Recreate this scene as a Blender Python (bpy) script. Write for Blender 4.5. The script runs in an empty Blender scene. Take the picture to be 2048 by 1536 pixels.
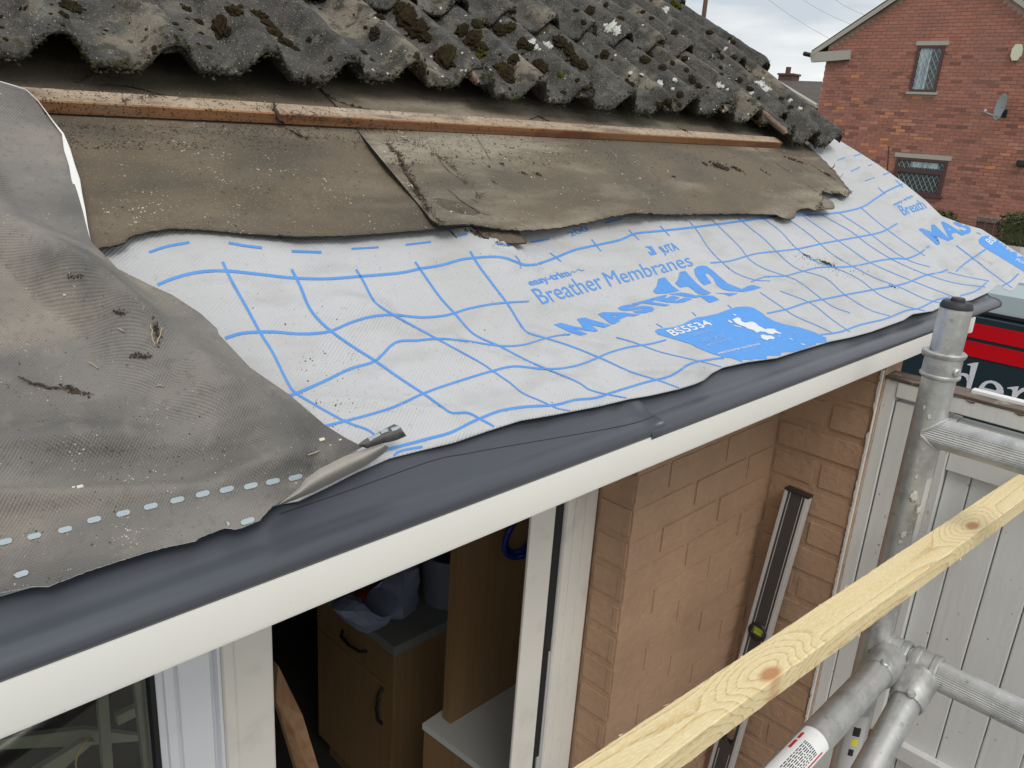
import bpy, bmesh, math, random
from mathutils import Vector, Matrix, noise as mn
from mathutils.bvhtree import BVHTree
random.seed(7)
R = math.radians
scn = bpy.context.scene
C = scn.collection

# ------------------------------------------------------------------ camera
F = 1618.0
AX = (Vector((0.70624321, -0.17697248, 0.68549345)),
      Vector((-0.70486949, -0.26627638, 0.65746171)),
      Vector((0.06617809, -0.94751128, -0.31279838)))   # world axes seen from the camera (right, down, forward)
right = Vector((AX[0][0], AX[1][0], AX[2][0])); down = Vector((AX[0][1], AX[1][1], AX[2][1])); fwd = Vector((AX[0][2], AX[1][2], AX[2][2]))
cam_d = bpy.data.cameras.new('camera'); cam = bpy.data.objects.new('camera', cam_d); C.objects.link(cam)
cam_d.sensor_width = 36.0; cam_d.lens = F / 2048 * 36; cam_d.clip_start = 0.02; cam_d.clip_end = 400
M3 = Matrix((right, -down, -fwd)).transposed()
cam.matrix_world = M3.to_4x4()
scn.camera = cam

# ------------------------------------------------------------------ world, sun, exposure
SUN_EL, SUN_AZ = 50, 208
w = bpy.data.worlds.new('World'); scn.world = w; w.use_nodes = True
nt = w.node_tree; nt.nodes.clear()
wo = nt.nodes.new('ShaderNodeOutputWorld'); bg = nt.nodes.new('ShaderNodeBackground')
sky = nt.nodes.new('ShaderNodeTexSky'); sky.sky_type = 'NISHITA'; sky.sun_disc = False
sky.sun_elevation = R(SUN_EL); sky.sun_rotation = R(SUN_AZ); sky.dust_density = 3
tc = nt.nodes.new('ShaderNodeTexCoord'); mp = nt.nodes.new('ShaderNodeMapping'); mp.inputs['Scale'].default_value = (1.0, 1.0, 4.2)
mp.inputs['Rotation'].default_value = (0.1, 0.06, 0)
n1 = nt.nodes.new('ShaderNodeTexNoise'); n1.inputs['Scale'].default_value = 2.6; n1.inputs['Detail'].default_value = 6; n1.inputs['Roughness'].default_value = .52
rp = nt.nodes.new('ShaderNodeValToRGB'); e = rp.color_ramp.elements
e[0].position = .40; e[0].color = (5.3, 5.8, 6.3, 1); e[1].position = .60; e[1].color = (9.4, 9.4, 9.1, 1)
mx = nt.nodes.new('ShaderNodeMix'); mx.data_type = 'RGBA'; mx.inputs[0].default_value = .93
L = nt.links.new
L(tc.outputs['Generated'], mp.inputs[0]); L(mp.outputs[0], n1.inputs['Vector']); L(n1.outputs[0], rp.inputs[0])
L(sky.outputs[0], mx.inputs[6]); L(rp.outputs[0], mx.inputs[7]); L(mx.outputs[2], bg.inputs[0])
bg.inputs[1].default_value = .1
L(bg.outputs[0], wo.inputs[0])
sd = bpy.data.lights.new('sun', 'SUN'); sd.energy = 1.35; sd.angle = R(25); sd.color = (1, .96, .9)
so = bpy.data.objects.new('sun', sd); C.objects.link(so)
az = R(SUN_AZ)
sdir = Vector((math.sin(az) * math.cos(R(SUN_EL)), math.cos(az) * math.cos(R(SUN_EL)), math.sin(R(SUN_EL))))
so.rotation_euler = sdir.to_track_quat('Z', 'Y').to_euler(); so.location = (0, -3, 6)
vs = scn.view_settings; vs.view_transform = 'Standard'; vs.look = 'None'; vs.gamma = 1; vs.exposure = 0.24; vs.use_curve_mapping = False

# ------------------------------------------------------------------ place measurement: pixel rays onto real planes
D = 0.515                      # metres from the camera to the eaves line
GZ = -2.8                      # ground
Sv = Vector((0, math.cos(R(30)), math.sin(R(30)))); Nv = Vector((0, -math.sin(R(30)), math.cos(R(30)))); P0 = Vector((0, D, -.70 * D))
def ray(px, py):
    v = Vector((px - 1024, py - 768, F)); return Vector((AX[i].dot(v) for i in range(3)))
def plane(px, py, n, d):
    r = ray(px, py); return r * (d / Vector(n).dot(r))
def roofpx(px, py, h=0):
    r = ray(px, py); return r * ((Nv.dot(P0) + h) / Nv.dot(r))
def xt(P): return P.x, (P - P0).dot(Sv)
def rw(x, t, h=0): return P0 + Vector((x, 0, 0)) + Sv * t + Nv * h
def proj(P):
    q = right * 0; a = P.dot(right); b = P.dot(down); c = P.dot(fwd); return (1024 + F * a / c, 768 + F * b / c)
def px_of(x, t, h=.02): return proj(rw(x, t, h))
def sm(a, b, x):
    u = max(0, min(1, (x - a) / (b - a))); return u * u * (3 - 2 * u)
def nz(x, y, z=0): return mn.noise(Vector((x, y, z)))

# ------------------------------------------------------------------ materials
def mat(name, col, rough=.7, metal=0, layers=(), bumps=(), coat=0, spec=.5, rot30=False, obj=False, trans=0, ior=1.45, attr=None):
    m = bpy.data.materials.new(name); m.use_nodes = True; t = m.node_tree; N = t.nodes; K = t.links.new
    b = N['Principled BSDF']; b.inputs['Roughness'].default_value = rough; b.inputs['Metallic'].default_value = metal
    b.inputs['Specular IOR Level'].default_value = spec; b.inputs['Coat Weight'].default_value = coat
    b.inputs['Transmission Weight'].default_value = trans; b.inputs['IOR'].default_value = ior
    if obj: g = N.new('ShaderNodeTexCoord'); pos = g.outputs['Object']
    else: g = N.new('ShaderNodeNewGeometry'); pos = g.outputs['Position']
    if rot30:
        mm = N.new('ShaderNodeMapping'); mm.inputs['Rotation'].default_value = (R(-30), 0, 0); K(pos, mm.inputs[0]); pos = mm.outputs[0]
    def tex(kind, sc, det=3, dist=0, rot=(0, 0, 0)):
        mm = N.new('ShaderNodeMapping'); mm.inputs['Scale'].default_value = sc if hasattr(sc, '__len__') else (sc,) * 3
        mm.inputs['Rotation'].default_value = rot
        K(pos, mm.inputs[0])
        if kind == 'noise':
            x = N.new('ShaderNodeTexNoise'); x.inputs['Scale'].default_value = 1; x.inputs['Detail'].default_value = det; x.inputs['Distortion'].default_value = dist
        elif kind == 'voro':
            x = N.new('ShaderNodeTexVoronoi'); x.inputs['Scale'].default_value = 1; x.inputs['Randomness'].default_value = 1
        elif kind == 'wave':
            x = N.new('ShaderNodeTexWave'); x.inputs['Scale'].default_value = 1; x.inputs['Distortion'].default_value = dist; x.inputs['Detail'].default_value = det; x.inputs['Detail Scale'].default_value = 1.2
        K(mm.outputs[0], x.inputs['Vector']); return x.outputs[1] if kind == 'wave' else x.outputs[0]
    if attr:
        a = N.new('ShaderNodeAttribute'); a.attribute_name = attr[0]; cr = N.new('ShaderNodeValToRGB'); K(a.outputs['Fac'], cr.inputs[0])
        el = cr.color_ramp.elements
        for i, (p, c) in enumerate(attr[1]):
            if i < 2: el[i].position = p; el[i].color = (*c, 1)
            else: k = el.new(p); k.color = (*c, 1)
        cur = cr.outputs[0]
    else:
        c0 = N.new('ShaderNodeRGB'); c0.outputs[0].default_value = (*col, 1); cur = c0.outputs[0]
    for ly in layers:
        o = tex(ly[0], ly[1], ly[6] if len(ly) > 6 else 4, ly[7] if len(ly) > 7 else 0)
        r_ = N.new('ShaderNodeMapRange'); r_.inputs[1].default_value = ly[3]; r_.inputs[2].default_value = ly[4]; r_.inputs[4].default_value = ly[5]
        r_.clamp = True; K(o, r_.inputs[0])
        q = N.new('ShaderNodeMix'); q.data_type = 'RGBA'; K(r_.outputs[0], q.inputs[0]); K(cur, q.inputs[6]); q.inputs[7].default_value = (*ly[2], 1); cur = q.outputs[2]
    K(cur, b.inputs['Base Color'])
    prev = None
    for bp in bumps:
        o = tex(bp[0], bp[1], 4, bp[4] if len(bp) > 4 else 0, bp[5] if len(bp) > 5 else (0, 0, 0))
        bb = N.new('ShaderNodeBump'); bb.inputs['Strength'].default_value = bp[2]; bb.inputs['Distance'].default_value = bp[3]; K(o, bb.inputs['Height'])
        if prev: K(prev, bb.inputs['Normal'])
        prev = bb.outputs[0]
    if prev: K(prev, b.inputs['Normal'])
    m['_cur'] = 1
    return m

MAT = {}
MAT['tile'] = mat('weathered_concrete', (.066, .063, .058), .93, layers=[('noise', 48, (.19, .175, .145), .55, .70, .65),
    ('noise', 6, (.235, .20, .15), .55, .62, .7), ('noise', 24, (.030, .029, .025), .50, .62, .85), ('noise', 11, (.10, .085, .08), .56, .66, .6),
    ('noise', 19, (.15, .145, .12), .60, .70, .6), ('voro', 420, (.32, .31, .28), .20, .12, .6), ('voro', 190, (.42, .41, .37), .17, .11, .8), ('noise', 60, (.035, .034, .018), .58, .66, .85)],
    bumps=[('noise', 260, 1, .003), ('voro', 300, .5, .002), ('noise', 40, .8, .008)])
MAT['tile_raw'] = mat('bare_aggregate', (.30, .215, .165), .9, layers=[('noise', 90, (.12, .10, .08), .5, .65, .7)], bumps=[('noise', 300, .8, .002)])
MAT['moss'] = mat('moss', (.046, .034, .020), 1, layers=[('noise', 22, (.075, .062, .018), .56, .7, .7), ('noise', 150, (.085, .060, .032), .52, .7, .6), ('noise', 300, (.012, .010, .006), .5, .65, .7)], bumps=[('noise', 500, 1, .004), ('noise', 1500, 1, .002)], spec=.1)
MAT['fringe'] = mat('crusty_moss_fringe', (.045, .042, .030), 1, layers=[('noise', 30, (.10, .085, .055), .5, .65, .8), ('noise', 90, (.15, .14, .11), .6, .7, .6), ('noise', 14, (.060, .062, .022), .52, .62, .7)], bumps=[('noise', 600, 1, .003)], spec=.1)
MAT['moss_green'] = mat('green_moss', (.085, .085, .010), 1, layers=[('noise', 200, (.03, .03, .01), .5, .6, .8)], bumps=[('noise', 600, 1, .004)], spec=.1)
MAT['lichen'] = mat('lichen', (.55, .56, .52), .95, layers=[('noise', 200, (.3, .3, .26), .5, .65, .7)], bumps=[('noise', 400, .8, .002)])
MAT['felt'] = mat('dusty_felt', (.138, .108, .074), .88, rot30=True, layers=[
    ('noise', (5, 9, 9), (.070, .060, .046), .44, .62, .8), ('noise', (3, 14, 14), (.235, .205, .160), .55, .75, .6),
    ('noise', 90, (.10, .085, .065), .5, .7, .5), ('voro', 260, (.42, .38, .30), .16, .09, .7), ('noise', (8, 60, 60), (.11, .095, .075), .58, .7, .5)],
    bumps=[('noise', (9, 16, 12), .5, .014), ('noise', 60, .55, .005), ('noise', 420, .7, .0018)])
MAT['felt_pale'] = mat('bleached_felt', (.140, .112, .078), .88, rot30=True, layers=[
    ('noise', (5, 9, 9), (.085, .075, .06), .48, .68, .75), ('noise', (2.2, 10, 10), (.32, .285, .22), .47, .62, .75),
    ('noise', 90, (.10, .085, .065), .5, .7, .5), ('voro', 260, (.42, .38, .30), .16, .09, .7), ('noise', (7, 30, 30), (.10, .09, .07), .60, .72, .6)],
    bumps=[('noise', (9, 16, 12), .5, .014), ('noise', 60, .6, .006), ('noise', 420, .7, .0018)])
MAT['felt_edge'] = mat('felt_edge', (.025, .024, .022), .8)
MAT['memb'] = mat('pale_membrane', (.49, .495, .51), .62, rot30=True, layers=[
    ('noise', 5, (.43, .43, .425), .45, .7, .6), ('noise', (10, 26, 26), (.37, .36, .345), .52, .75, .6), ('noise', 160, (.36, .35, .33), .62, .72, .5), ('voro', 120, (.28, .24, .18), .06, .03, .5)],
    bumps=[('wave', (92, 92, 0), .32, .0012, 0, (0, 0, .9)), ('wave', (110, 110, 0), .18, .001, 0, (0, 0, 2.3)), ('noise', (9, 13, 9), .55, .014), ('noise', (34, 40, 34), .3, .005)])
MAT['memb_back'] = mat('white_membrane_edge', (.72, .72, .70), .6, bumps=[('noise', 40, .3, .004)])
MAT['gsheet'] = mat('dusty_grey_membrane', (.195, .182, .170), .8, rot30=True, layers=[
    ('noise', (3.2, 6, 6), (.100, .097, .094), .44, .58, .85), ('noise', (2.4, 9, 9), (.30, .262, .220), .50, .68, .8),
    ('noise', 34, (.27, .245, .215), .55, .75, .5), ('noise', 150, (.13, .118, .10), .55, .72, .5), ('voro', 190, (.50, .45, .37), .10, .06, .5)],
    bumps=[('wave', (150, 150, 0), .35, .0010, 0, (0, 0, .78)), ('wave', (150, 150, 0), .35, .0010, 0, (0, 0, 2.35)), ('noise', (7, 13, 9), .7, .022), ('noise', 60, .35, .003)])
MAT['gback'] = mat('grey_membrane_underside', (.31, .29, .265), .75, rot30=True, layers=[('noise', 12, (.42, .37, .31), .5, .7, .7)], bumps=[('wave', (120, 150, 150), .25, .0008)])
MAT['blue'] = mat('blue_print', (.085, .27, .66), .6, layers=[('noise', 60, (.13, .33, .70), .5, .75, .5)])
MAT['blue_worn'] = mat('blue_print_panel', (.085, .29, .70), .55, layers=[('noise', (120, 300, 300), (.16, .38, .76), .55, .75, .5)])
MAT['whiteink'] = mat('unprinted_white', (.66, .68, .70), .6)
MAT['paleink'] = mat('faint_white_print', (.26, .46, .76), .6)
MAT['dash'] = mat('pale_blue_dash', (.46, .54, .58), .7, bumps=[('wave', (380, 380, 0), .6, .0012)])
MAT['tray'] = mat('dark_grey_plastic', (.058, .064, .078), .32, layers=[('noise', (2, 30, 30), (.082, .090, .105), .45, .65, .7)], spec=.5)
MAT['fascia'] = mat('cream_upvc', (.84, .83, .79), .33, bumps=[('noise', 5, .05, .006)], layers=[('noise', 12, (.80, .785, .74), .5, .8, .5), ('voro', 60, (.25, .22, .18), .035, .02, .6)])
MAT['upvc'] = mat('white_upvc', (.76, .77, .81), .32, layers=[('noise', 14, (.62, .62, .63), .55, .8, .5)])
MAT['upvc_warm'] = mat('cream_frame_upvc', (.76, .725, .67), .35, layers=[('noise', 16, (.55, .52, .47), .55, .78, .6)])
MAT['gasket_and_gap'] = mat('black_gasket_and_gap', (.012, .012, .013), .6)
MAT['glass'] = mat('glass', (.9, .95, .93), .0, trans=1, ior=1.5)
MAT['paint_brick'] = mat('tan_masonry_paint', (.395, .25, .16), .68, layers=[('noise', 9, (.345, .215, .14), .45, .65, .7), ('noise', 60, (.44, .285, .185), .5, .72, .5), ('voro', 70, (.06, .035, .025), .05, .03, .9)],
    bumps=[('noise', 55, .5, .005), ('noise', 260, .45, .002)])
MAT['paint_flake'] = mat('chipped_white_paint', (.62, .60, .56), .7, bumps=[('noise', 80, .6, .004)])
MAT['gatep'] = mat('grey_white_gate_paint', (.66, .665, .645), .5, layers=[('noise', (8, 8, 2), (.59, .595, .575), .45, .7, .6), ('noise', 50, (.30, .29, .27), .68, .76, .6), ('voro', 26, (.12, .09, .06), .07, .05, .8)],
    bumps=[('noise', (60, 60, 8), .35, .003), ('noise', 90, .15, .002)])
MAT['oldwood'] = mat('weathered_wood', (.17, .135, .11), .85, layers=[('noise', (60, 6, 60), (.09, .07, .055), .45, .62, .8), ('noise', 30, (.36, .33, .30), .58, .7, .7)], bumps=[('noise', (120, 8, 120), .8, .003)])
MAT['rot'] = mat('rotten_brown_wood', (.13, .065, .028), .9, bumps=[('noise', 80, .9, .006)])
MAT['batten'] = mat('dusty_batten_top', (.34, .26, .18), .8, layers=[('noise', (2.5, 70, 70), (.42, .33, .235), .45, .68, .8), ('noise', 9, (.50, .43, .34), .56, .7, .6), ('noise', (9, 30, 30), (.16, .115, .085), .52, .64, .85), ('noise', 120, (.12, .095, .075), .54, .68, .7)],
    bumps=[('noise', (6, 160, 160), .6, .0015), ('noise', 90, .5, .002)])
MAT['batten_front'] = mat('orange_batten_edge', (.33, .165, .075), .75, layers=[('noise', (2.5, 90, 90), (.22, .095, .042), .42, .66, .9), ('noise', 6, (.17, .062, .035), .58, .68, .8), ('noise', (5, 20, 20), (.26, .19, .13), .56, .70, .7)],
    bumps=[('noise', (6, 160, 160), .5, .0015)])
MAT['beech'] = mat('oak_laminate', (.33, .205, .10), .45, layers=[('noise', (90, 90, 2.2), (.275, .165, .078), .45, .62, .7)], bumps=[('noise', (160, 160, 4), .1, .0006)])
MAT['worktop'] = mat('grey_worktop', (.26, .26, .25), .4, layers=[('noise', 200, (.26, .26, .25), .5, .6, .6)])
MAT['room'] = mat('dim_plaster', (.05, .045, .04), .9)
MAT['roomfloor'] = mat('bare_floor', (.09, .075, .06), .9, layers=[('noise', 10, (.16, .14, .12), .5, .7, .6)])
MAT['alu'] = mat('scuffed_aluminium', (.56, .56, .55), .42, .75, layers=[('noise', 26, (.40, .40, .39), .46, .66, .8), ('noise', 130, (.70, .69, .66), .58, .7, .6), ('noise', 60, (.26, .25, .24), .64, .72, .7)],
    bumps=[('noise', 70, .25, .002), ('noise', 400, .15, .0006)])
MAT['alu_cast'] = mat('cast_aluminium', (.50, .50, .49), .5, .7, layers=[('noise', 40, (.36, .36, .355), .48, .62, .8), ('noise', 25, (.62, .55, .46), .66, .74, .6)], bumps=[('noise', 90, .5, .002), ('noise', 20, .3, .004)])
MAT['rubber'] = mat('black_rubber', (.030, .031, .036), .55)
MAT['plaster'] = mat('dried_plaster_splash', (.52, .50, .44), .85)
MAT['sticker'] = mat('white_sticker', (.80, .80, .80), .45, layers=[('noise', 90, (.6, .6, .58), .6, .7, .5)])
MAT['blackink'] = mat('black_ink', (.02, .02, .02), .6)
MAT['redink'] = mat('red_ink', (.55, .02, .03), .5)
MAT['yellow'] = mat('yellow_print', (.75, .68, .05), .5)
MAT['dimtrim'] = mat('dusty_olive_trim', (.30, .30, .22), .6)
MAT['brass'] = mat('brass', (.55, .38, .08), .35, .6)
MAT['silver'] = mat('silver_strip', (.58, .58, .58), .4, .3)
MAT['levelgrey'] = mat('anodised_dark_face', (.075, .068, .066), .42, .3)
MAT['vial'] = mat('green_vial', (.38, .44, .05), .15)
MAT['redbrick'] = mat('facing_brick', (0, 0, 0), .85, attr=('tone', [(0, (.115, .060, .048)), (1, (.62, .235, .085)), (.3, (.29, .125, .092)), (.55, (.39, .165, .118)), (.78, (.45, .22, .16))]),
    layers=[('noise', 1.2, (.27, .135, .12), .5, .7, .45), ('noise', 14, (.14, .075, .06), .55, .75, .5)], bumps=[('noise', 60, .4, .004)])
MAT['mortar'] = mat('mortar', (.50, .37, .30), .9, layers=[('noise', 1.0, (.30, .19, .155), .45, .65, .7)])
MAT['bigbeige'] = mat('grey_beige_trim', (.40, .38, .33), .7)
MAT['rooftiles'] = mat('dark_roof_covering', (.075, .062, .055), .8, layers=[('noise', 2, (.10, .085, .075), .45, .65, .7)], bumps=[('wave', (0, 0, 4), .6, .03)])
MAT['maroon'] = mat('maroon_frame', (.085, .040, .040), .45)
MAT['darkpane'] = mat('dark_window_glass', (.035, .05, .055), .12, spec=.8)
MAT['curtain'] = mat('net_curtain', (.40, .47, .50), .8, layers=[('noise', (1, 14, 1), (.16, .22, .26), .5, .6, .7)])
MAT['lead'] = mat('lead_lattice', (.42, .44, .45), .5)
MAT['dish'] = mat('grey_dish', (.36, .40, .42), .5)
MAT['alarm'] = mat('cream_alarm_box', (.62, .66, .48), .45)
MAT['white'] = mat('white_gloss', (.75, .76, .74), .4)
MAT['blackp'] = mat('black_plastic', (.02, .021, .024), .45)
MAT['vanbody'] = mat('dark_teal_paint', (.022, .042, .052), .22, coat=.6)
MAT['vanroof'] = mat('pale_roof_with_highlights', (.42, .50, .53), .22, coat=.6)  # lighter teal roof with its pale highlights put into the colour
MAT['vanred'] = mat('red_stripe', (.60, .004, .012), .35)
MAT['vanwhite'] = mat('white_vinyl', (.74, .77, .84), .4)
MAT['tyre'] = mat('tyre', (.02, .02, .02), .9)
MAT['leaf'] = mat('hedge_leaf', (.055, .065, .020), .7, layers=[('noise', 6, (.09, .095, .03), .5, .7, .6), ('noise', 3, (.06, .045, .02), .55, .7, .6)])
MAT['asphalt'] = mat('asphalt', (.05, .05, .052), .9, layers=[('noise', 1.5, (.07, .07, .07), .45, .65, .6)], bumps=[('noise', 120, .4, .004)])
MAT['paving'] = mat('concrete_paving', (.30, .285, .26), .9, layers=[('noise', 2, (.14, .13, .12), .45, .65, .6)], bumps=[('noise', 60, .3, .004)])
MAT['grass'] = mat('grass_ground', (.05, .065, .025), 1, layers=[('noise', 1, (.07, .075, .03), .4, .7, .7)])
MAT['bluehose'] = mat('blue_hose', (.01, .035, .28), .25, coat=.3)
MAT['bag'] = mat('pale_blue_plastic_bag', (.28, .31, .44), .45)
MAT['bucket'] = mat('grey_blue_tub', (.22, .235, .31), .5)
MAT['orange'] = mat('orange_plastic', (.40, .07, .02), .5)
MAT['plank'] = mat('raw_plank', (.42, .24, .13), .7, layers=[('noise', (60, 60, 4), (.30, .16, .085), .45, .65, .7)])
MAT['grit'] = mat('grit', (.20, .17, .13), .95, layers=[('noise', 40, (.52, .47, .37), .54, .6, 1), ('noise', 70, (.05, .038, .028), .54, .6, 1)])
MAT['dirt'] = mat('dark_dirt', (.055, .040, .028), 1, layers=[('noise', 120, (.12, .09, .06), .5, .65, .7)], bumps=[('noise', 400, 1, .002)])
MAT['straw'] = mat('straw', (.42, .34, .22), .8)
MAT['pebble'] = mat('pale_chip', (.62, .58, .48), .8)
MAT['wire'] = mat('grey_cable', (.42, .43, .44), .6)
MAT['polewood'] = mat('brown_pole', (.10, .055, .045), .8)
MAT['deck'] = mat('dark_roof_space', (.03, .028, .025), .95)
MAT['purplebrick'] = mat('dark_purple_brick', (.075, .038, .045), .8, layers=[('noise', 30, (.14, .08, .08), .5, .65, .7)])

# yellow sawn timber with grain, in its own object space (x along the length)
def timber_mat():
    m = bpy.data.materials.new('fresh_sawn_pine'); m.use_nodes = True; t = m.node_tree; N = t.nodes; K = t.links.new; b = N['Principled BSDF']
    b.inputs['Roughness'].default_value = .6; b.inputs['Specular IOR Level'].default_value = .3
    g = N.new('ShaderNodeTexCoord'); pos = g.outputs['Object']
    # bend the grain round two knots
    mp = N.new('ShaderNodeMapping'); mp.inputs['Scale'].default_value = (1.1, 22, 22); K(pos, mp.inputs[0])
    n = N.new('ShaderNodeTexNoise'); n.inputs['Scale'].default_value = .9; n.inputs['Detail'].default_value = 1.5; n.inputs['Roughness'].default_value = .4; K(mp.outputs[0], n.inputs['Vector'])
    acc = None; cols = []
    for kx, ky in ((.567, -.040), (1.197, -.034)):
        s = N.new('ShaderNodeVectorMath'); s.operation = 'SUBTRACT'; K(pos, s.inputs[0]); s.inputs[1].default_value = (kx, ky, 0)
        q = N.new('ShaderNodeVectorMath'); q.operation = 'MULTIPLY'; K(s.outputs[0], q.inputs[0]); q.inputs[1].default_value = (12, 26, 0)
        l = N.new('ShaderNodeVectorMath'); l.operation = 'LENGTH'; K(q.outputs[0], l.inputs[0]); cols.append(l.outputs['Value'])
        e = N.new('ShaderNodeMapRange'); e.inputs[1].default_value = 0; e.inputs[2].default_value = 1.6; e.inputs[3].default_value = .5; e.inputs[4].default_value = 0; e.interpolation_type = 'SMOOTHSTEP'; K(l.outputs['Value'], e.inputs[0])
        if acc is None: acc = e.outputs[0]
        else:
            a = N.new('ShaderNodeMath'); a.operation = 'ADD'; K(acc, a.inputs[0]); K(e.outputs[0], a.inputs[1]); acc = a.outputs[0]
    a = N.new('ShaderNodeMath'); a.operation = 'ADD'; K(acc, a.inputs[0]); K(n.outputs[0], a.inputs[1])
    mu = N.new('ShaderNodeMath'); mu.operation = 'MULTIPLY'; K(a.outputs[0], mu.inputs[0]); mu.inputs[1].default_value = 10
    fr = N.new('ShaderNodeMath'); fr.operation = 'FRACT'; K(mu.outputs[0], fr.inputs[0])
    cr = N.new('ShaderNodeValToRGB'); K(fr.outputs[0], cr.inputs[0]); el = cr.color_ramp.elements
    el[0].position = 0; el[0].color = (.76, .63, .37, 1); el[1].position = .70; el[1].color = (.72, .57, .30, 1)
    k = el.new(.92); k.color = (.56, .40, .18, 1); k = el.new(1); k.color = (.76, .63, .37, 1)
    cur = cr.outputs[0]
    n2 = N.new('ShaderNodeTexNoise'); mp2 = N.new('ShaderNodeMapping'); mp2.inputs['Scale'].default_value = (90, 500, 300); K(pos, mp2.inputs[0]); K(mp2.outputs[0], n2.inputs['Vector']); n2.inputs['Scale'].default_value = 1
    r_ = N.new('ShaderNodeMapRange'); r_.inputs[1].default_value = .45; r_.inputs[2].default_value = .7; r_.inputs[4].default_value = .6; K(n2.outputs[0], r_.inputs[0])
    q = N.new('ShaderNodeMix'); q.data_type = 'RGBA'; K(r_.outputs[0], q.inputs[0]); K(cur, q.inputs[6]); q.inputs[7].default_value = (.83, .74, .52, 1); cur = q.outputs[2]
    for l in cols:
        r_ = N.new('ShaderNodeMapRange'); r_.inputs[1].default_value = .30; r_.inputs[2].default_value = .15; r_.inputs[4].default_value = .9; K(l, r_.inputs[0])
        q = N.new('ShaderNodeMix'); q.data_type = 'RGBA'; K(r_.outputs[0], q.inputs[0]); K(cur, q.inputs[6]); q.inputs[7].default_value = (.46, .21, .085, 1); cur = q.outputs[2]
    K(cur, b.inputs['Base Color'])
    bb = N.new('ShaderNodeBump'); bb.inputs['Strength'].default_value = .5; bb.inputs['Distance'].default_value = .0015; K(n2.outputs[0], bb.inputs['Height']); K(bb.outputs[0], b.inputs['Normal'])
    return m
MAT['timber'] = timber_mat()

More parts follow.
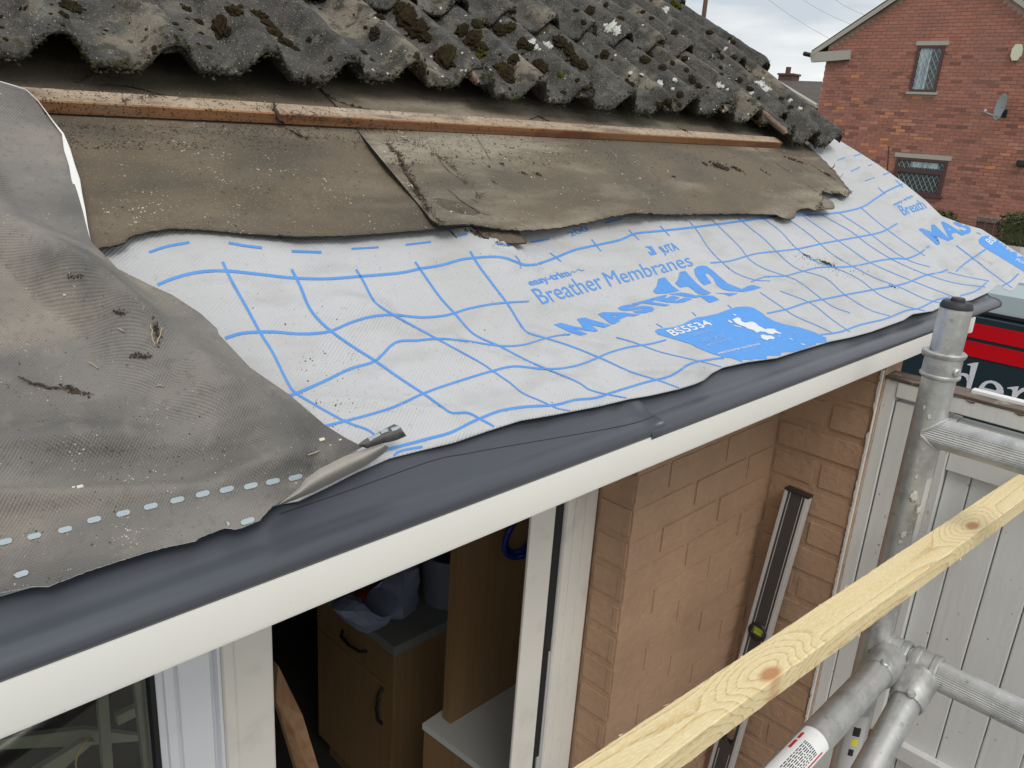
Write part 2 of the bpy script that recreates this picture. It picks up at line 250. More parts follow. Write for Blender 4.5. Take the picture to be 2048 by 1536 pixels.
# ------------------------------------------------------------------ object helpers
def link(name, me, parent=None):
    o = bpy.data.objects.new(name, me); C.objects.link(o)
    if parent: o.parent = parent
    return o
def tag(o, label=None, cat=None, group=None, kind=None):
    if label: o['label'] = label
    if cat: o['category'] = cat
    if group: o['group'] = group
    if kind: o['kind'] = kind
    return o
def thing(name, label, cat, loc=(0, 0, 0), group=None):
    o = bpy.data.objects.new(name, None); C.objects.link(o); o.location = loc; o.empty_display_size = .05
    return tag(o, label, cat, group)
def mesh(name, vs_, fs, m, smooth=False):
    me = bpy.data.meshes.new(name); me.from_pydata([tuple(v) for v in vs_], [], fs); me.update()
    for k in (m if isinstance(m, (list, tuple)) else [m]): me.materials.append(MAT[k])
    if smooth:
        for p in me.polygons: p.use_smooth = True
    return me
class B:
    """collects shapes in world space, links as ONE mesh"""
    def __init__(s): s.v = []; s.f = []; s.mi = []; s.cur = 0
    def add(s, vs_, fs):
        n = len(s.v); s.v += [Vector(v) for v in vs_]; s.f += [tuple(i + n for i in f) for f in fs]; s.mi += [s.cur] * len(fs); return s
    def box(s, a, b, M=None, bev=0):
        if bev:
            bm = bmesh.new(); bmesh.ops.create_cube(bm, size=1)
            for v in bm.verts: v.co = Vector([(a[i] + b[i]) / 2 + v.co[i] * (b[i] - a[i]) for i in range(3)])
            bmesh.ops.bevel(bm, geom=bm.edges[:], offset=bev, segments=2, affect='EDGES', profile=.6)
            vs_ = [v.co.copy() for v in bm.verts]; fs = [[v.index for v in f.verts] for f in bm.faces]; bm.free()
        else:
            vs_ = [Vector((x, y, z)) for x in (a[0], b[0]) for y in (a[1], b[1]) for z in (a[2], b[2])]
            fs = [(0, 1, 3, 2), (4, 6, 7, 5), (0, 4, 5, 1), (2, 3, 7, 6), (0, 2, 6, 4), (1, 5, 7, 3)]
        if M: vs_ = [M @ v for v in vs_]
        return s.add(vs_, fs)
    def tube(s, pts, r, seg=20, flute=0, nfl=28, caps=True, up=None):
        pts = [Vector(p) for p in pts]; vs_ = []; n = len(pts)
        rr = r if hasattr(r, '__len__') else [r] * n
        d0 = (pts[1] - pts[0]).normalized(); a = (up or (Vector((0, 0, 1)) if abs(d0.z) < .9 else Vector((1, 0, 0)))); a = (a - d0 * a.dot(d0)).normalized()
        for i, p in enumerate(pts):
            d = ((pts[min(i + 1, n - 1)] - pts[max(i - 1, 0)])).normalized(); a = (a - d * a.dot(d)).normalized(); b = d.cross(a)
            for k in range(seg):
                th = 2 * math.pi * k / seg; q = rr[i] + (flute * math.cos(nfl * th) if flute else 0)
                vs_.append(p + a * math.cos(th) * q + b * math.sin(th) * q)
        fs = [(i * seg + k, i * seg + (k + 1) % seg, (i + 1) * seg + (k + 1) % seg, (i + 1) * seg + k) for i in range(n - 1) for k in range(seg)]
        if caps: fs += [tuple(range(seg))[::-1], tuple((n - 1) * seg + k for k in range(seg))]
        return s.add(vs_, fs)
    def lathe(s, prof, c, ax=Vector((0, 0, 1)), seg=28):
        ax = ax.normalized(); a = Vector((0, 0, 1)) if abs(ax.z) < .9 else Vector((1, 0, 0)); a = (a - ax * a.dot(ax)).normalized(); b = ax.cross(a); c = Vector(c); vs_ = []
        for r, z in prof:
            for k in range(seg):
                th = 2 * math.pi * k / seg; vs_.append(c + ax * z + (a * math.cos(th) + b * math.sin(th)) * max(r, 1e-5))
        n = len(prof)
        fs = [(i * seg + k, i * seg + (k + 1) % seg, (i + 1) * seg + (k + 1) % seg, (i + 1) * seg + k) for i in range(n - 1) for k in range(seg)]
        return s.add(vs_, fs)
    def prism(s, poly, ext):
        """poly: 3D loop, ext: vector"""
        n = len(poly); poly = [Vector(p) for p in poly]; ext = Vector(ext)
        return s.add(poly + [p + ext for p in poly], [tuple(range(n))[::-1], tuple(range(n, 2 * n))] + [(i, (i + 1) % n, n + (i + 1) % n, n + i) for i in range(n)])
    def build(s, name, m, parent=None, smooth=False, fix=True, auto=None):
        me = mesh(name, s.v, s.f, m, smooth)
        if isinstance(m, (list, tuple)):
            for p, i in zip(me.polygons, s.mi): p.material_index = i
        if fix:
            bm = bmesh.new(); bm.from_mesh(me); bmesh.ops.recalc_face_normals(bm, faces=bm.faces[:]); bm.to_mesh(me); bm.free()
        if auto: me.set_sharp_from_angle(angle=R(auto)) if hasattr(me, 'set_sharp_from_angle') else None
        return link(name, me, parent)

def catmull(pts, step=4.0):
    pts = [Vector(p[:2]) for p in pts]
    if len(pts) == 2: pts = [pts[0], (pts[0] + pts[1]) / 2, pts[1]]
    P = [pts[0] * 2 - pts[1]] + pts + [pts[-1] * 2 - pts[-2]]; out = []
    for i in range(1, len(P) - 2):
        n = max(1, int((P[i + 1] - P[i]).length / step))
        for k in range(n):
            u = k / n; a, b, c, d = P[i - 1:i + 3]
            out.append(.5 * ((2 * b) + (c - a) * u + (2 * a - 5 * b + 4 * c - d) * u * u + (3 * b - a - 3 * c + d) * u ** 3))
    return out + [pts[-1]]
def resample(pts, n, jag=0, seed=0):
    """pts (x,y[,u]); returns n+1 points at u=i/n"""
    u = [p[2] if len(p) > 2 else None for p in pts]; u[0] = 0 if u[0] is None else u[0]; u[-1] = 1 if u[-1] is None else u[-1]
    i = 0
    while i < len(pts) - 1:
        j = i + 1
        while u[j] is None: j += 1
        ds = [math.dist(pts[k][:2], pts[k + 1][:2]) for k in range(i, j)]; tot = sum(ds) or 1; s = 0
        for k in range(i + 1, j): s += ds[k - 1 - i]; u[k] = u[i] + (u[j] - u[i]) * s / tot
        i = j
    out = []; k = 0
    for a in range(n + 1):
        q = a / n
        while k < len(pts) - 2 and u[k + 1] < q: k += 1
        f = (q - u[k]) / max(1e-9, u[k + 1] - u[k]); f = max(0, min(1, f))
        p = Vector(pts[k][:2]).lerp(Vector(pts[k + 1][:2]), f)
        if jag: p += Vector((nz(a * .31, seed), nz(a * .37, seed + 9))) * jag + Vector((nz(a * 1.7, seed), nz(a * 1.9, seed + 9))) * jag * .6
        out.append(p)
    return out
def on_h(px, py, hf):
    h = .02
    for _ in range(9):
        P = roofpx(px, py, h); x, t = xt(P); h = h * .35 + hf(x, t) * .65
    return roofpx(px, py, h)
BV = {}
def cloth(name, bot, top, nx, ny, hf, m, thick=.001, parent=None, jag=0, edge=None, ease=1.0):
    bp_ = resample(bot, nx, jag, 3); tp_ = resample(top, nx)
    vs_ = []
    for j in range(ny + 1):
        v = (j / ny) ** ease
        for i in range(nx + 1): q = bp_[i].lerp(tp_[i], v); vs_.append(on_h(q.x, q.y, hf))
    fs = [(j * (nx + 1) + i, j * (nx + 1) + i + 1, (j + 1) * (nx + 1) + i + 1, (j + 1) * (nx + 1) + i) for j in range(ny) for i in range(nx)]
    BV[name + m] = bvh = BVHTree.FromPolygons([tuple(v) for v in vs_], fs)
    n = len(vs_)
    vn = [Nv * 1.0] * n
    vs2 = vs_ + [v - Nv * thick for v in vs_]
    W = nx + 1
    f2 = [tuple(a + n for a in f[::-1]) for f in fs]
    rim = []
    for i in range(nx): rim.append((i, n + i, n + i + 1, i + 1)); a = ny * W + i; rim.append((a, a + 1, n + a + 1, n + a))
    for j in range(ny): a = j * W; rim.append((a, a + W, n + a + W, n + a)); a = j * W + nx; rim.append((a, n + a, n + a + W, a + W))
    me = mesh(name, vs2, fs + f2 + rim, [m, edge or m], True)
    for k in range(len(fs), len(me.polygons)): me.polygons[k].material_index = 1
    for k in range(2 * len(fs), len(me.polygons)): me.polygons[k].use_smooth = False
    return link(name, me, parent), bvh
def cast(px, py, bvh):
    r = ray(px, py).normalized(); h = bvh.ray_cast(Vector((0, 0, 0)), r)
    if h[0] is None: return None
    n = h[1]; n = -n if n.dot(r) > 0 else n
    return h[0], n
def decal(name, V2, F2, bvh, m, parent, off=.0006):
    vs_ = []; ok = []
    for p in V2:
        h = cast(p[0], p[1], bvh); ok.append(h is not None); vs_.append(h[0] + h[1] * off if h else Vector((0, 0, 0)))
    fs = [f for f in F2 if all(ok[i] for i in f)]
    use = sorted({i for f in fs for i in f}); mp_ = {a: i for i, a in enumerate(use)}
    if not fs: return None
    return link(name, mesh(name, [vs_[i] for i in use], [tuple(mp_[i] for i in f) for f in fs], m), parent)
def strip(pts, w0, w1=None, step=5):
    c = catmull(pts, step); w1 = w0 if w1 is None else w1; V2 = []; n = len(c)
    for i, p in enumerate(c):
        d = (c[min(i + 1, n - 1)] - c[max(i - 1, 0)]).normalized(); q = Vector((-d.y, d.x)) * (w0 + (w1 - w0) * i / max(1, n - 1)) / 2
        V2 += [p + q, p - q]
    return V2, [(2 * i, 2 * i + 1, 2 * i + 3, 2 * i + 2) for i in range(n - 1)]
def tri_fill(loops, cuts=0, cell=None):
    """2D even-odd fill of closed loops -> verts, faces, diced on a grid"""
    cu = bpy.data.curves.new('t', 'CURVE'); cu.dimensions = '2D'; cu.fill_mode = 'BOTH'
    for lp in loops:
        sp = cu.splines.new('POLY'); sp.points.add(len(lp) - 1)
        for i, p in enumerate(lp): sp.points[i].co = (p[0], p[1], 0, 1)
        sp.use_cyclic_u = True
    return dice(cu, cell)
def dice(cu, cell):
    o = bpy.data.objects.new('t', cu); me = bpy.data.meshes.new_from_object(o); bm = bmesh.new(); bm.from_mesh(me)
    if cell:
        xs = [v.co.x for v in bm.verts]; ys = [v.co.y for v in bm.verts]
        for ax, lo, hi, c in ((0, min(xs), max(xs), cell[0]), (1, min(ys), max(ys), cell[1])):
            k = lo + c
            while k < hi:
                co = [0, 0, 0]; no = [0, 0, 0]; co[ax] = k; no[ax] = 1
                bmesh.ops.bisect_plane(bm, geom=bm.verts[:] + bm.edges[:] + bm.faces[:], plane_co=co, plane_no=no); k += c
    bm.verts.ensure_lookup_table(); bm.verts.index_update()
    V2 = [(v.co.x, v.co.y) for v in bm.verts]; F2 = [tuple(v.index for v in f.verts) for f in bm.faces]
    bm.free(); bpy.data.objects.remove(o); bpy.data.meshes.remove(me); bpy.data.curves.remove(cu)
    return V2, F2
def text2(s, bold=0, cell=.12, spacing=1.0, nrm=True):
    cu = bpy.data.curves.new('t', 'FONT'); cu.body = s; cu.offset = bold; cu.resolution_u = 3; cu.space_character = spacing; cu.size = 1
    V2, F2 = dice(cu, (cell, cell)); xs = [p[0] for p in V2]; ys = [p[1] for p in V2]
    x0, x1, y1 = min(xs), max(xs), max(ys)
    if nrm: V2 = [((p[0] - x0) / (x1 - x0), p[1] / y1) for p in V2]
    return V2, F2
def quadmap(V2, bl, br, tl, tr):
    bl, br, tl, tr = map(Vector, (bl, br, tl, tr)); return [bl.lerp(br, u).lerp(tl.lerp(tr, u), v) for u, v in V2]

# ================================================================== SETTING
def sheet(name, x0, x1, y0, y1, z, m, n=1):
    b = B(); b.add([(x0, y0, z), (x1, y0, z), (x1, y1, z), (x0, y1, z)], [(0, 1, 2, 3)]); return tag(b.build(name, m, fix=False), kind='structure')
sheet('ground', -150, 300, -200, 200, GZ - .02, 'grass')
sheet('yard', -6, 3.2, -8, .9, GZ, 'paving')
b = B(); b.box((2.9, -40, GZ - .1), (4.05, 60, GZ + .004)); tag(b.build('pavement', 'paving'), kind='structure')
b = B(); b.box((4.06, -40, GZ - .16), (4.17, 60, GZ - .006), bev=.01); tag(b.build('kerb', 'paving'), kind='structure')
sheet('road', 4.17, 11, -60, 80, GZ - .012, 'asphalt')
b = B(); b.box((11.0, -40, GZ - .16), (11.12, 60, GZ + .0), bev=.01); tag(b.build('kerb', 'paving'), kind='structure')
sheet('pavement', 11.12, 13, -40, 60, GZ + .002, 'paving')

# ================================================================== BUNGALOW
bung = thing('bungalow', 'low tan painted bungalow with cream fascia and mossy half stripped roof', 'house', (0.8, .9, GZ))
bung_inv = Matrix.Translation(-Vector((0.8, .9, GZ)))
def adopt(o, p, pm):
    o.parent = p; o.matrix_parent_inverse = pm.inverted(); return o
BM = Matrix.Translation((0.8, .9, GZ))
def bpart(o, p=None): return adopt(o, p or bung, BM if p is None else BM)
# fascia + soffit
b = B(); pr = [(.5150, -.3995), (.5165, -.4035), (.520, -.404), (.533, -.404), (.533, -.362), (.5150, -.362)]
b.prism([Vector((-1.6, y, z)) for y, z in pr], (3.655, 0, 0)); fa = b.build('fascia', 'fascia', auto=40); bpart(fa)
b = B(); b.box((2.0552, .5155, -.405), (2.072, .60, -.368), bev=.002); bpart(b.build('fascia_end_cap', 'fascia'))
b = B(); b.box((-1.6, .534, -.402), (2.055, .893, -.394)); bpart(b.build('soffit', 'fascia'))
# unseen deck sheet added to keep light from under the tiles; gable
b = B(); q = [rw(-1.6, .02, -.012), rw(2.2, .02, -.012), rw(2.2, 3.6, -.012), rw(-1.6, 3.6, -.012)]
b.prism(q, -Nv * .02); bpart(b.build('roof_void_seal', 'deck'))
b = B(); b.prism([(2.06, .60, -.405), (2.06, 3.9, -.405), (2.06, 3.9, 1.2), tuple(rw(2.06, .2, -.034)), tuple(rw(2.06, .12, -.034))], (-.1, 0, 0)); bpart(b.build('gable', 'paint_brick'))
# room shell
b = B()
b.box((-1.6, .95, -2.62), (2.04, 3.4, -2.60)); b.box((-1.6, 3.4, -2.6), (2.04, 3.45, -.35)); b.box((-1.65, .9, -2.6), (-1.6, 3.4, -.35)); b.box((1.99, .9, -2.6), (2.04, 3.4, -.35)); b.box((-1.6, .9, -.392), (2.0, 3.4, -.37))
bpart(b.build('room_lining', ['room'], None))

# painted brick walls of the recess ---------------------------------
wallp = bpart(link('side_wall', None)); 
def painted_wall(origin, u, n, U, z_top, z_off, first, ext=0):
    """origin + u*s, n outward; bricks proud of a recessed joint bed"""
    O = Vector(origin); u = Vector(u); n = Vector(n)
    b = B(); a = O + u * (.006 if ext else -.004) - n * .10; c = O + u * (U + ext) - n * .0038
    b.box((min(a.x, c.x), min(a.y, c.y), GZ), (max(a.x, c.x), max(a.y, c.y), z_top)); bed = b.build('mortar_bed', 'paint_brick'); bed.parent = wallp
    zz = z_off; k = 0
    while zz - .075 > GZ:
        z1 = zz - .005; z0 = zz - .070
        s = 0; odd = k % 2; i = 0
        lens = first[odd]
        while s < U - .01:
            ln = lens[i] if i < len(lens) else .225; e_ = min(s + ln, U)
            x0 = s + (.005 if s > 0 else 0); x1 = e_ - (.005 if e_ < U else 0)
            if x1 - x0 > .02 and z1 - .005 < z_top:
                bm = bmesh.new(); bmesh.ops.create_cube(bm, size=1)
                W_ = x1 - x0; H_ = z1 - z0; j = random.uniform(-.0012, .0012)
                for v in bm.verts: v.co = Vector((v.co.x * W_, v.co.y * .02, v.co.z * H_))
                bmesh.ops.bevel(bm, geom=bm.edges[:], offset=.0045, segments=2, affect='EDGES')
                for v in bm.verts:
                    g = Vector((x0 + s, k, v.co.z)); v.co += Vector((nz(v.co.x * 30 + s, k, v.co.z * 30), nz(v.co.x * 25, k + 5, s), nz(v.co.x * 28 + 3, k, s))) * .0016
                me = bpy.data.meshes.new('brick'); bm.to_mesh(me); bm.free(); me.materials.append(MAT['paint_brick'])
                o = link('brick', me); c0 = O + u * ((x0 + x1) / 2) + Vector((0, 0, (z0 + z1) / 2)) - n * (.0105 - j)
                Mx = Matrix((u, -n, Vector((0, 0, 1)))).transposed().to_4x4(); Mx.translation = c0
                o.parent = wallp
                o.matrix_basis = Mx
            s = e_; i += 1
        zz -= .075; k += 1
XE = 1.79; YW = .81
painted_wall((1.213, YW, 0), (1, 0, 0), (0, -1, 0), XE - 1.213, -.41, -.411, ([.225], [.1125]), .012)
painted_wall((XE, YW, 0), (0, -1, 0), (-1, 0, 0), .216, -.41, -.420, ([.1125, .1], [.25]))
painted_wall((1.213, .894, 0), (0, -1, 0), (-1, 0, 0), .082, -.41, -.411, ([.2], [.2]))
# chipped white paint where wall meets the gate frame
b = B(); prv = None
vs_ = []; zs = [-.47 - i * .006 for i in range(380)]
for i, z in enumerate(zs):
    wv = .003 + .004 * abs(nz(i * .21, 3)) + .0025 * (nz(i * .9, 8) + .5)
    if -.62 < z < -.56: wv *= .3
    vs_ += [Vector((1.7874, .597, z)), Vector((1.7874, .597 + wv, z)), Vector((1.8025, .5937, z))]
b.add(vs_, [f for i in range(len(zs) - 1) for f in ((3 * i, 3 * i + 1, 3 * i + 4, 3 * i + 3), (3 * i, 3 * i + 3, 3 * i + 5, 3 * i + 2))])
bpart(b.build('paint_flake_line', 'paint_flake', fix=False))

# window + open doorway, frame plane y ~ .90 ------------------------
def profile_post(x0, x1, z0, z1, steps):
    """vertical upvc post with stepped grooves; steps = [(x_fraction, y_offset)...]"""
    b = B(); pts = []
    for f_, dy in steps: pts.append((x0 + (x1 - x0) * f_, .900 + dy))
    pts += [(x1, .955), (x0, .955)]
    b.prism([Vector((x, y, z0)) for x, y in pts], (0, 0, z1 - z0)); return b
win = bpart(link('window', None)); 
def sub(o, p): o.parent = p; return o
ZT = -.404; ZB = -2.0
b = profile_post(.323, .407, ZB, ZT, [(0, .012), (.10, .010), (.11, .004), (.24, .002), (.26, .006), (.30, .006), (.31, .0), (.36, -.001), (.80, -.001), (.84, .004), (.86, .012), (.92, .012), (.95, .002), (1, .002)])
sub(b.build('window_frame', 'upvc'), win)
b = B(); b.box((-1.2, .902, -.47), (.3225, .95, ZT), bev=.003); sub(b.build('window_frame', 'upvc'), win)
b = B(); b.box((-1.2, .902, ZB), (.3225, .95, -1.92), bev=.003); sub(b.build('window_frame', 'upvc'), win)
b = B(); b.box((.316, .9105, ZB), (.3228, .925, ZT)); sub(b.build('gasket_and_gap', 'gasket_and_gap'), win)
b = B(); b.box((-1.2, .926, -1.92), (.3225, .930, -.47)); sub(b.build('pane', 'glass'), win)
door = bpart(link('doorway', None))
b = profile_post(.4075, .481, ZB - .6, ZT, [(0, .004), (.02, -.004), (.20, -.005), (.22, -.008), (.94, -.008), (.95, -.005), (1, -.004)])
sub(b.build('door_post', 'upvc_warm'), door)
b = profile_post(1.1165, 1.2125, GZ, ZT, [(0, .002), (.02, -.003), (.24, -.003), (.25, .001), (.27, -.003), (.58, -.003), (.59, .001), (.61, -.003), (.97, -.003), (1, .0)])
sub(b.build('door_post', 'upvc_warm'), door)
b = B(); b.box((1.088, .906, GZ), (1.1162, .96, ZT)); sub(b.build('gasket_and_gap', 'gasket_and_gap'), door)  # solid black box standing in for the shaded gap beside the door edge
b = B(); b.box((1.1095, .903, GZ), (1.1135, .9055, -1.05)); b.box((1.101, .9025, -1.9), (1.112, .9058, -1.32)); sub(b.build('door_keep', 'silver'), door)
b = B(); b.box((1.019, .902, GZ), (1.0878, .909, ZT), bev=.002); sub(b.build('door_edge', 'upvc_warm'), door)
b = B(); b.box((-1.6, .902, GZ), (.4074, 1.0, ZB - .001)); sub(b.build('wall_below_window', 'paint_brick'), win)

# ------------------------------------------------------------------ roof tiles
roof = bpart(link('roof', None))
PER = .1347; MOD = 2 * PER; TL = .43
def tprof(u):
    d = abs((u / PER + .5) % 1 - .5); return .037 * (1 - sm(.05, .30, d)) ** .9
def tile_mesh(seed, rough_front=1):
    nu, nv = 46, 34; u0, u1 = -.012, MOD + .024; V_ = []; 
    for layer in (0, 1):
        for j in range(nv + 1):
            v = TL * (j / nv) ** 1.5
            for i in range(nu + 1):
                u = u0 + (u1 - u0) * i / nu
                h = tprof(u)
                if u < .035: h -= .013 * (1 - sm(.0, .035, u)) + .001
                th = .017
                if layer == 0:
                    h += th + .0025 * nz(u * 18, v * 18, seed) + .0016 * nz(u * 70, v * 70, seed) + .0009 * nz(u * 190, v * 190, seed)
                    if u > MOD: h -= .012 * sm(MOD, u1, u) ** 2
                    if v < .02: h -= .006 * (1 - v / .02) ** 2
                    vv = v + (1 - min(1, v / .03)) * (.004 * nz(u * 40, seed, 3) + .0045 * nz(u * 110, seed, 7))
                else:
                    h += .001 * nz(u * 40, v * 40, seed)
                    vv = v + (1 - min(1, v / .03)) * (.006 + .004 * nz(u * 60, seed, 13) + .003 * nz(u * 150, seed, 17))
                V_.append(Vector((u, vv, h)))
    W = nu + 1; n = (nv + 1) * W; Fs = []; mi = []
    for j in range(nv):
        for i in range(nu):
            a = j * W + i; Fs.append((a, a + 1, a + W + 1, a + W)); Fs.append((n + a, n + a + W, n + a + W + 1, n + a + 1))
    nm = len(Fs)
    # thick, crusty front face in three rows
    base = len(V_)
    for r_ in range(1, 4):
        for i in range(W):
            f_ = r_ / 4; p = V_[i].lerp(V_[n + i], f_); p.y -= .005 * math.sin(f_ * math.pi) + .003 * nz(p.x * 130, r_ * 3.1, seed) + .002 * nz(p.x * 400, r_ * 5, seed); p.z += .0015 * nz(p.x * 200, r_, seed + 4); V_.append(p)
    rows = [list(range(W))] + [list(range(base + k * W, base + (k + 1) * W)) for k in range(3)] + [list(range(n, n + W))]
    for k in range(4):
        for i in range(nu): Fs.append((rows[k][i], rows[k + 1][i], rows[k + 1][i + 1], rows[k][i + 1]))
    for i in range(nu): a = nv * W + i; Fs.append((a, a + 1, n + a + 1, n + a))
    for j in range(nv):
        a = j * W; Fs.append((a, a + W, n + a + W, n + a)); a = j * W + nu; Fs.append((a, n + a, n + a + W, a + W))
    me = mesh('tile', V_, Fs, ['tile', 'tile_raw'], True)
    for p in me.polygons[-2 * nv:][::2]: p.material_index = 1
    return me
TM = [tile_mesh(s * 13.7) for s in range(7)]
RB = Matrix((Vector((1, 0, 0)), Sv, Nv)).transposed().to_4x4()
tiles = []
def tile(x, t, h, hr, yaw=0, k=None):
    """x of left roll crown, t front slope distance, h underside height at front, hr at rear"""
    o = link('tile', TM[k if k is not None else random.randrange(7)], roof); tilt = math.atan2(hr - h, TL)
    Mx = Matrix.Translation(rw(x, t, h)) @ RB @ Matrix.Rotation(R(yaw), 4, 'Z') @ Matrix.Rotation(tilt, 4, 'X')
    o.matrix_basis = Mx; tiles.append((o, Mx)); return o
XA = .205
for k in range(-3, 7):
    x = XA + MOD * k
    for row, (t0, h0, hr) in enumerate(((.700, .037, .021), (.965, .052, .023), (1.335, .046, .023), (1.70, .046, .023), (2.06, .046, .023))):
        tile(x + random.uniform(-.003, .003), t0 + random.uniform(-.006, .006) + (.02 if row == 0 and k in (2, 5) else 0), h0 + random.uniform(0, .004) + .0015 * (k % 2), hr, random.uniform(-.5, .5))
xv = XA + MOD * 7 - .02
tile(xv - .035, .632, .030, .028, -2.2, 2)
for t0, h0, hr in ((.96, .053, .024), (1.33, .047, .024), (1.695, .047, .024), (2.055, .047, .024)): tile(xv + .012, t0, h0, hr, random.uniform(-.6, .3))
allv = []; allf = []
for o, Mx in tiles:
    me = o.data; n = len(allv); allv += [Mx @ v.co for v in me.vertices]; allf += [tuple(n + i for i in p.vertices) for p in me.polygons]
TB = BVHTree.FromPolygons(allv, allf)
# moss and lichen growing on the tiles
def blob_mesh(name, seed, flat, m, amp=.35, sub=3, freq=2.2):
    bm = bmesh.new(); bmesh.ops.create_icosphere(bm, subdivisions=sub, radius=1)
    for v in bm.verts:
        d = v.co.normalized(); k = 1 + amp * nz(d.x * freq + seed, d.y * freq, d.z * freq) + amp * .5 * nz(d.x * 7 + seed, d.y * 7, d.z * 7) + amp * .35 * nz(d.x * 17 + seed, d.y * 17, d.z * 17)
        v.co = d * k; v.co.z *= flat
    me = bpy.data.meshes.new(name); bm.to_mesh(me); bm.free(); me.materials.append(MAT[m])
    for p in me.polygons: p.use_smooth = True
    return me
MM = [blob_mesh('moss_clump', s * 5.3, .5, 'moss', .5, 4) for s in range(5)]; MG = [blob_mesh('moss_clump', s * 3.3 + 50, .5, 'moss_green', .7, 4) for s in range(2)]
LM = [blob_mesh('lichen_patch', s * 7.1 + 9, .12, 'lichen', .9, 3, 3) for s in range(4)]
def stick_on(name, me, px, py, rpx, bv=TB, ax=(1, 1), ang=0, parent=roof, sink=.25):
    h = cast(px, py, bv)
    if not h: return None
    P, n = h; dist = P.dot(fwd); r = rpx / F * dist
    z = n; x = (Matrix.Rotation(ang, 3, z) @ (Sv.cross(z))).normalized(); x = (x - z * x.dot(z)).normalized(); y = z.cross(x)
    Mx = Matrix((x, y, z)).transposed().to_4x4() @ Matrix.Diagonal((r * ax[0], r * ax[1], r, 1)); Mx.translation = P - n * r * sink * .3
    o = link(name, me, parent); o.matrix_basis = Mx; return o
mpx = [(140, 15, 20), (128, 30, 10), (350, 48, 7), (362, 60, 5), (375, 20, 12), (400, 45, 9), (440, 55, 22), (455, 65, 14), (470, 22, 15), (520, 30, 14), (535, 48, 14), (550, 65, 15), (570, 85, 14), (590, 97, 8), (618, 80, 6),
       (760, 35, 12), (800, 22, 16), (815, 40, 22), (838, 62, 24), (850, 75, 16), (750, 65, 14), (728, 105, 7), (745, 75, 9), (890, 118, 24), (880, 110, 12), (925, 62, 16), (945, 78, 18), (962, 96, 15), (1000, 62, 13), (1010, 148, 16), (1000, 135, 12), (1018, 158, 12),
       (1027, 120, 13), (955, 50, 12), (1045, 88, 12), (1060, 95, 10), (1120, 85, 14), (1138, 100, 13), (1075, 130, 13), (1085, 140, 12), (1150, 122, 12), (1165, 130, 10), (1210, 110, 9), (1020, 55, 11), (1180, 22, 10), (1290, 120, 8), (1300, 110, 7), (1370, 118, 7),
       (1480, 160, 6), (1500, 178, 6), (1512, 235, 6), (1535, 262, 6), (1563, 197, 5), (1582, 214, 5), (1468, 115, 7), (1466, 85, 6), (1325, 135, 8), (1262, 170, 8), (1385, 160, 8), (1240, 40, 8), (1350, 65, 8), (1420, 65, 7), (1398, 172, 7), (1360, 190, 7)]
for x, y, r in mpx: stick_on('moss_clump', random.choice(MM), x, y, r, ax=(random.uniform(.7, 1.1), random.uniform(.9, 1.5)), ang=random.uniform(-.4, .4))
for x, y, r in ((955, 70, 9), (948, 82, 7), (962, 104, 11), (958, 112, 7), (1120, 150, 6), (1352, 10, 8)): stick_on('moss_clump', random.choice(MG), x, y, r, ax=(.8, 1.3))
for _ in range(170):
    x = random.uniform(0, 1600); y = random.uniform(0, 270); r = random.uniform(2, 6)
    o = stick_on('moss_clump', random.choice(MM), x, y, r, ax=(1, random.uniform(.8, 1.6)), ang=random.uniform(-.6, .6))
lpx = [(1062, 86, 8), (1072, 94, 6), (1092, 90, 9), (1100, 94, 7), (1220, 56, 13), (1232, 62, 11), (1210, 50, 6), (1260, 146, 6), (1284, 149, 6), (1330, 20, 10), (1320, 168, 8), (1345, 178, 5), (1436, 170, 6), (1444, 174, 6), (1522, 168, 9), (1532, 178, 9), (1515, 165, 6), (1503, 186, 5), (1475, 160, 4),
       (1580, 201, 4), (1600, 217, 5), (1450, 98, 4), (1372, 120, 5), (1350, 160, 5)]
for x, y, r in lpx: stick_on('lichen_patch', random.choice(LM), x, y, r, ax=(random.uniform(.7, 1.1), random.uniform(.7, 1.3)), ang=random.uniform(0, 3), sink=.1)
for _ in range(60): stick_on('lichen_patch', random.choice(LM), random.uniform(700, 1600), random.uniform(0, 250), random.uniform(1.2, 3.2), ang=random.uniform(0, 3), sink=.1)

fb = B(); rf_ = random.Random(5)
for o, Mx in tiles:
    tt = xt(Mx.translation)[1]; dens_ = 330 if tt < .8 else 130 if tt < 1.2 else 60
    for _ in range(dens_):
        u = rf_.uniform(-.01, MOD + .02); z = tprof(u) + rf_.uniform(-.002, .014); c = Mx @ Vector((u, rf_.uniform(-.004, .006), z)); r_ = rf_.uniform(.0010, .0034) * (1.25 if rf_.random() < .2 else 1)
        pts = [c + d * r_ * rf_.uniform(.6, 1.3) for d in (Vector((1, 0, 0)), Vector((-1, 0, 0)), Sv, -Sv, Nv, -Nv)]
        fb.add(pts, [(0, 2, 4), (2, 1, 4), (1, 3, 4), (3, 0, 4), (2, 0, 5), (1, 2, 5), (3, 1, 5), (0, 3, 5)])
fr_o = fb.build('moss_fringe', 'fringe', fix=False); fr_o['kind'] = 'stuff'; fr_o.parent = roof

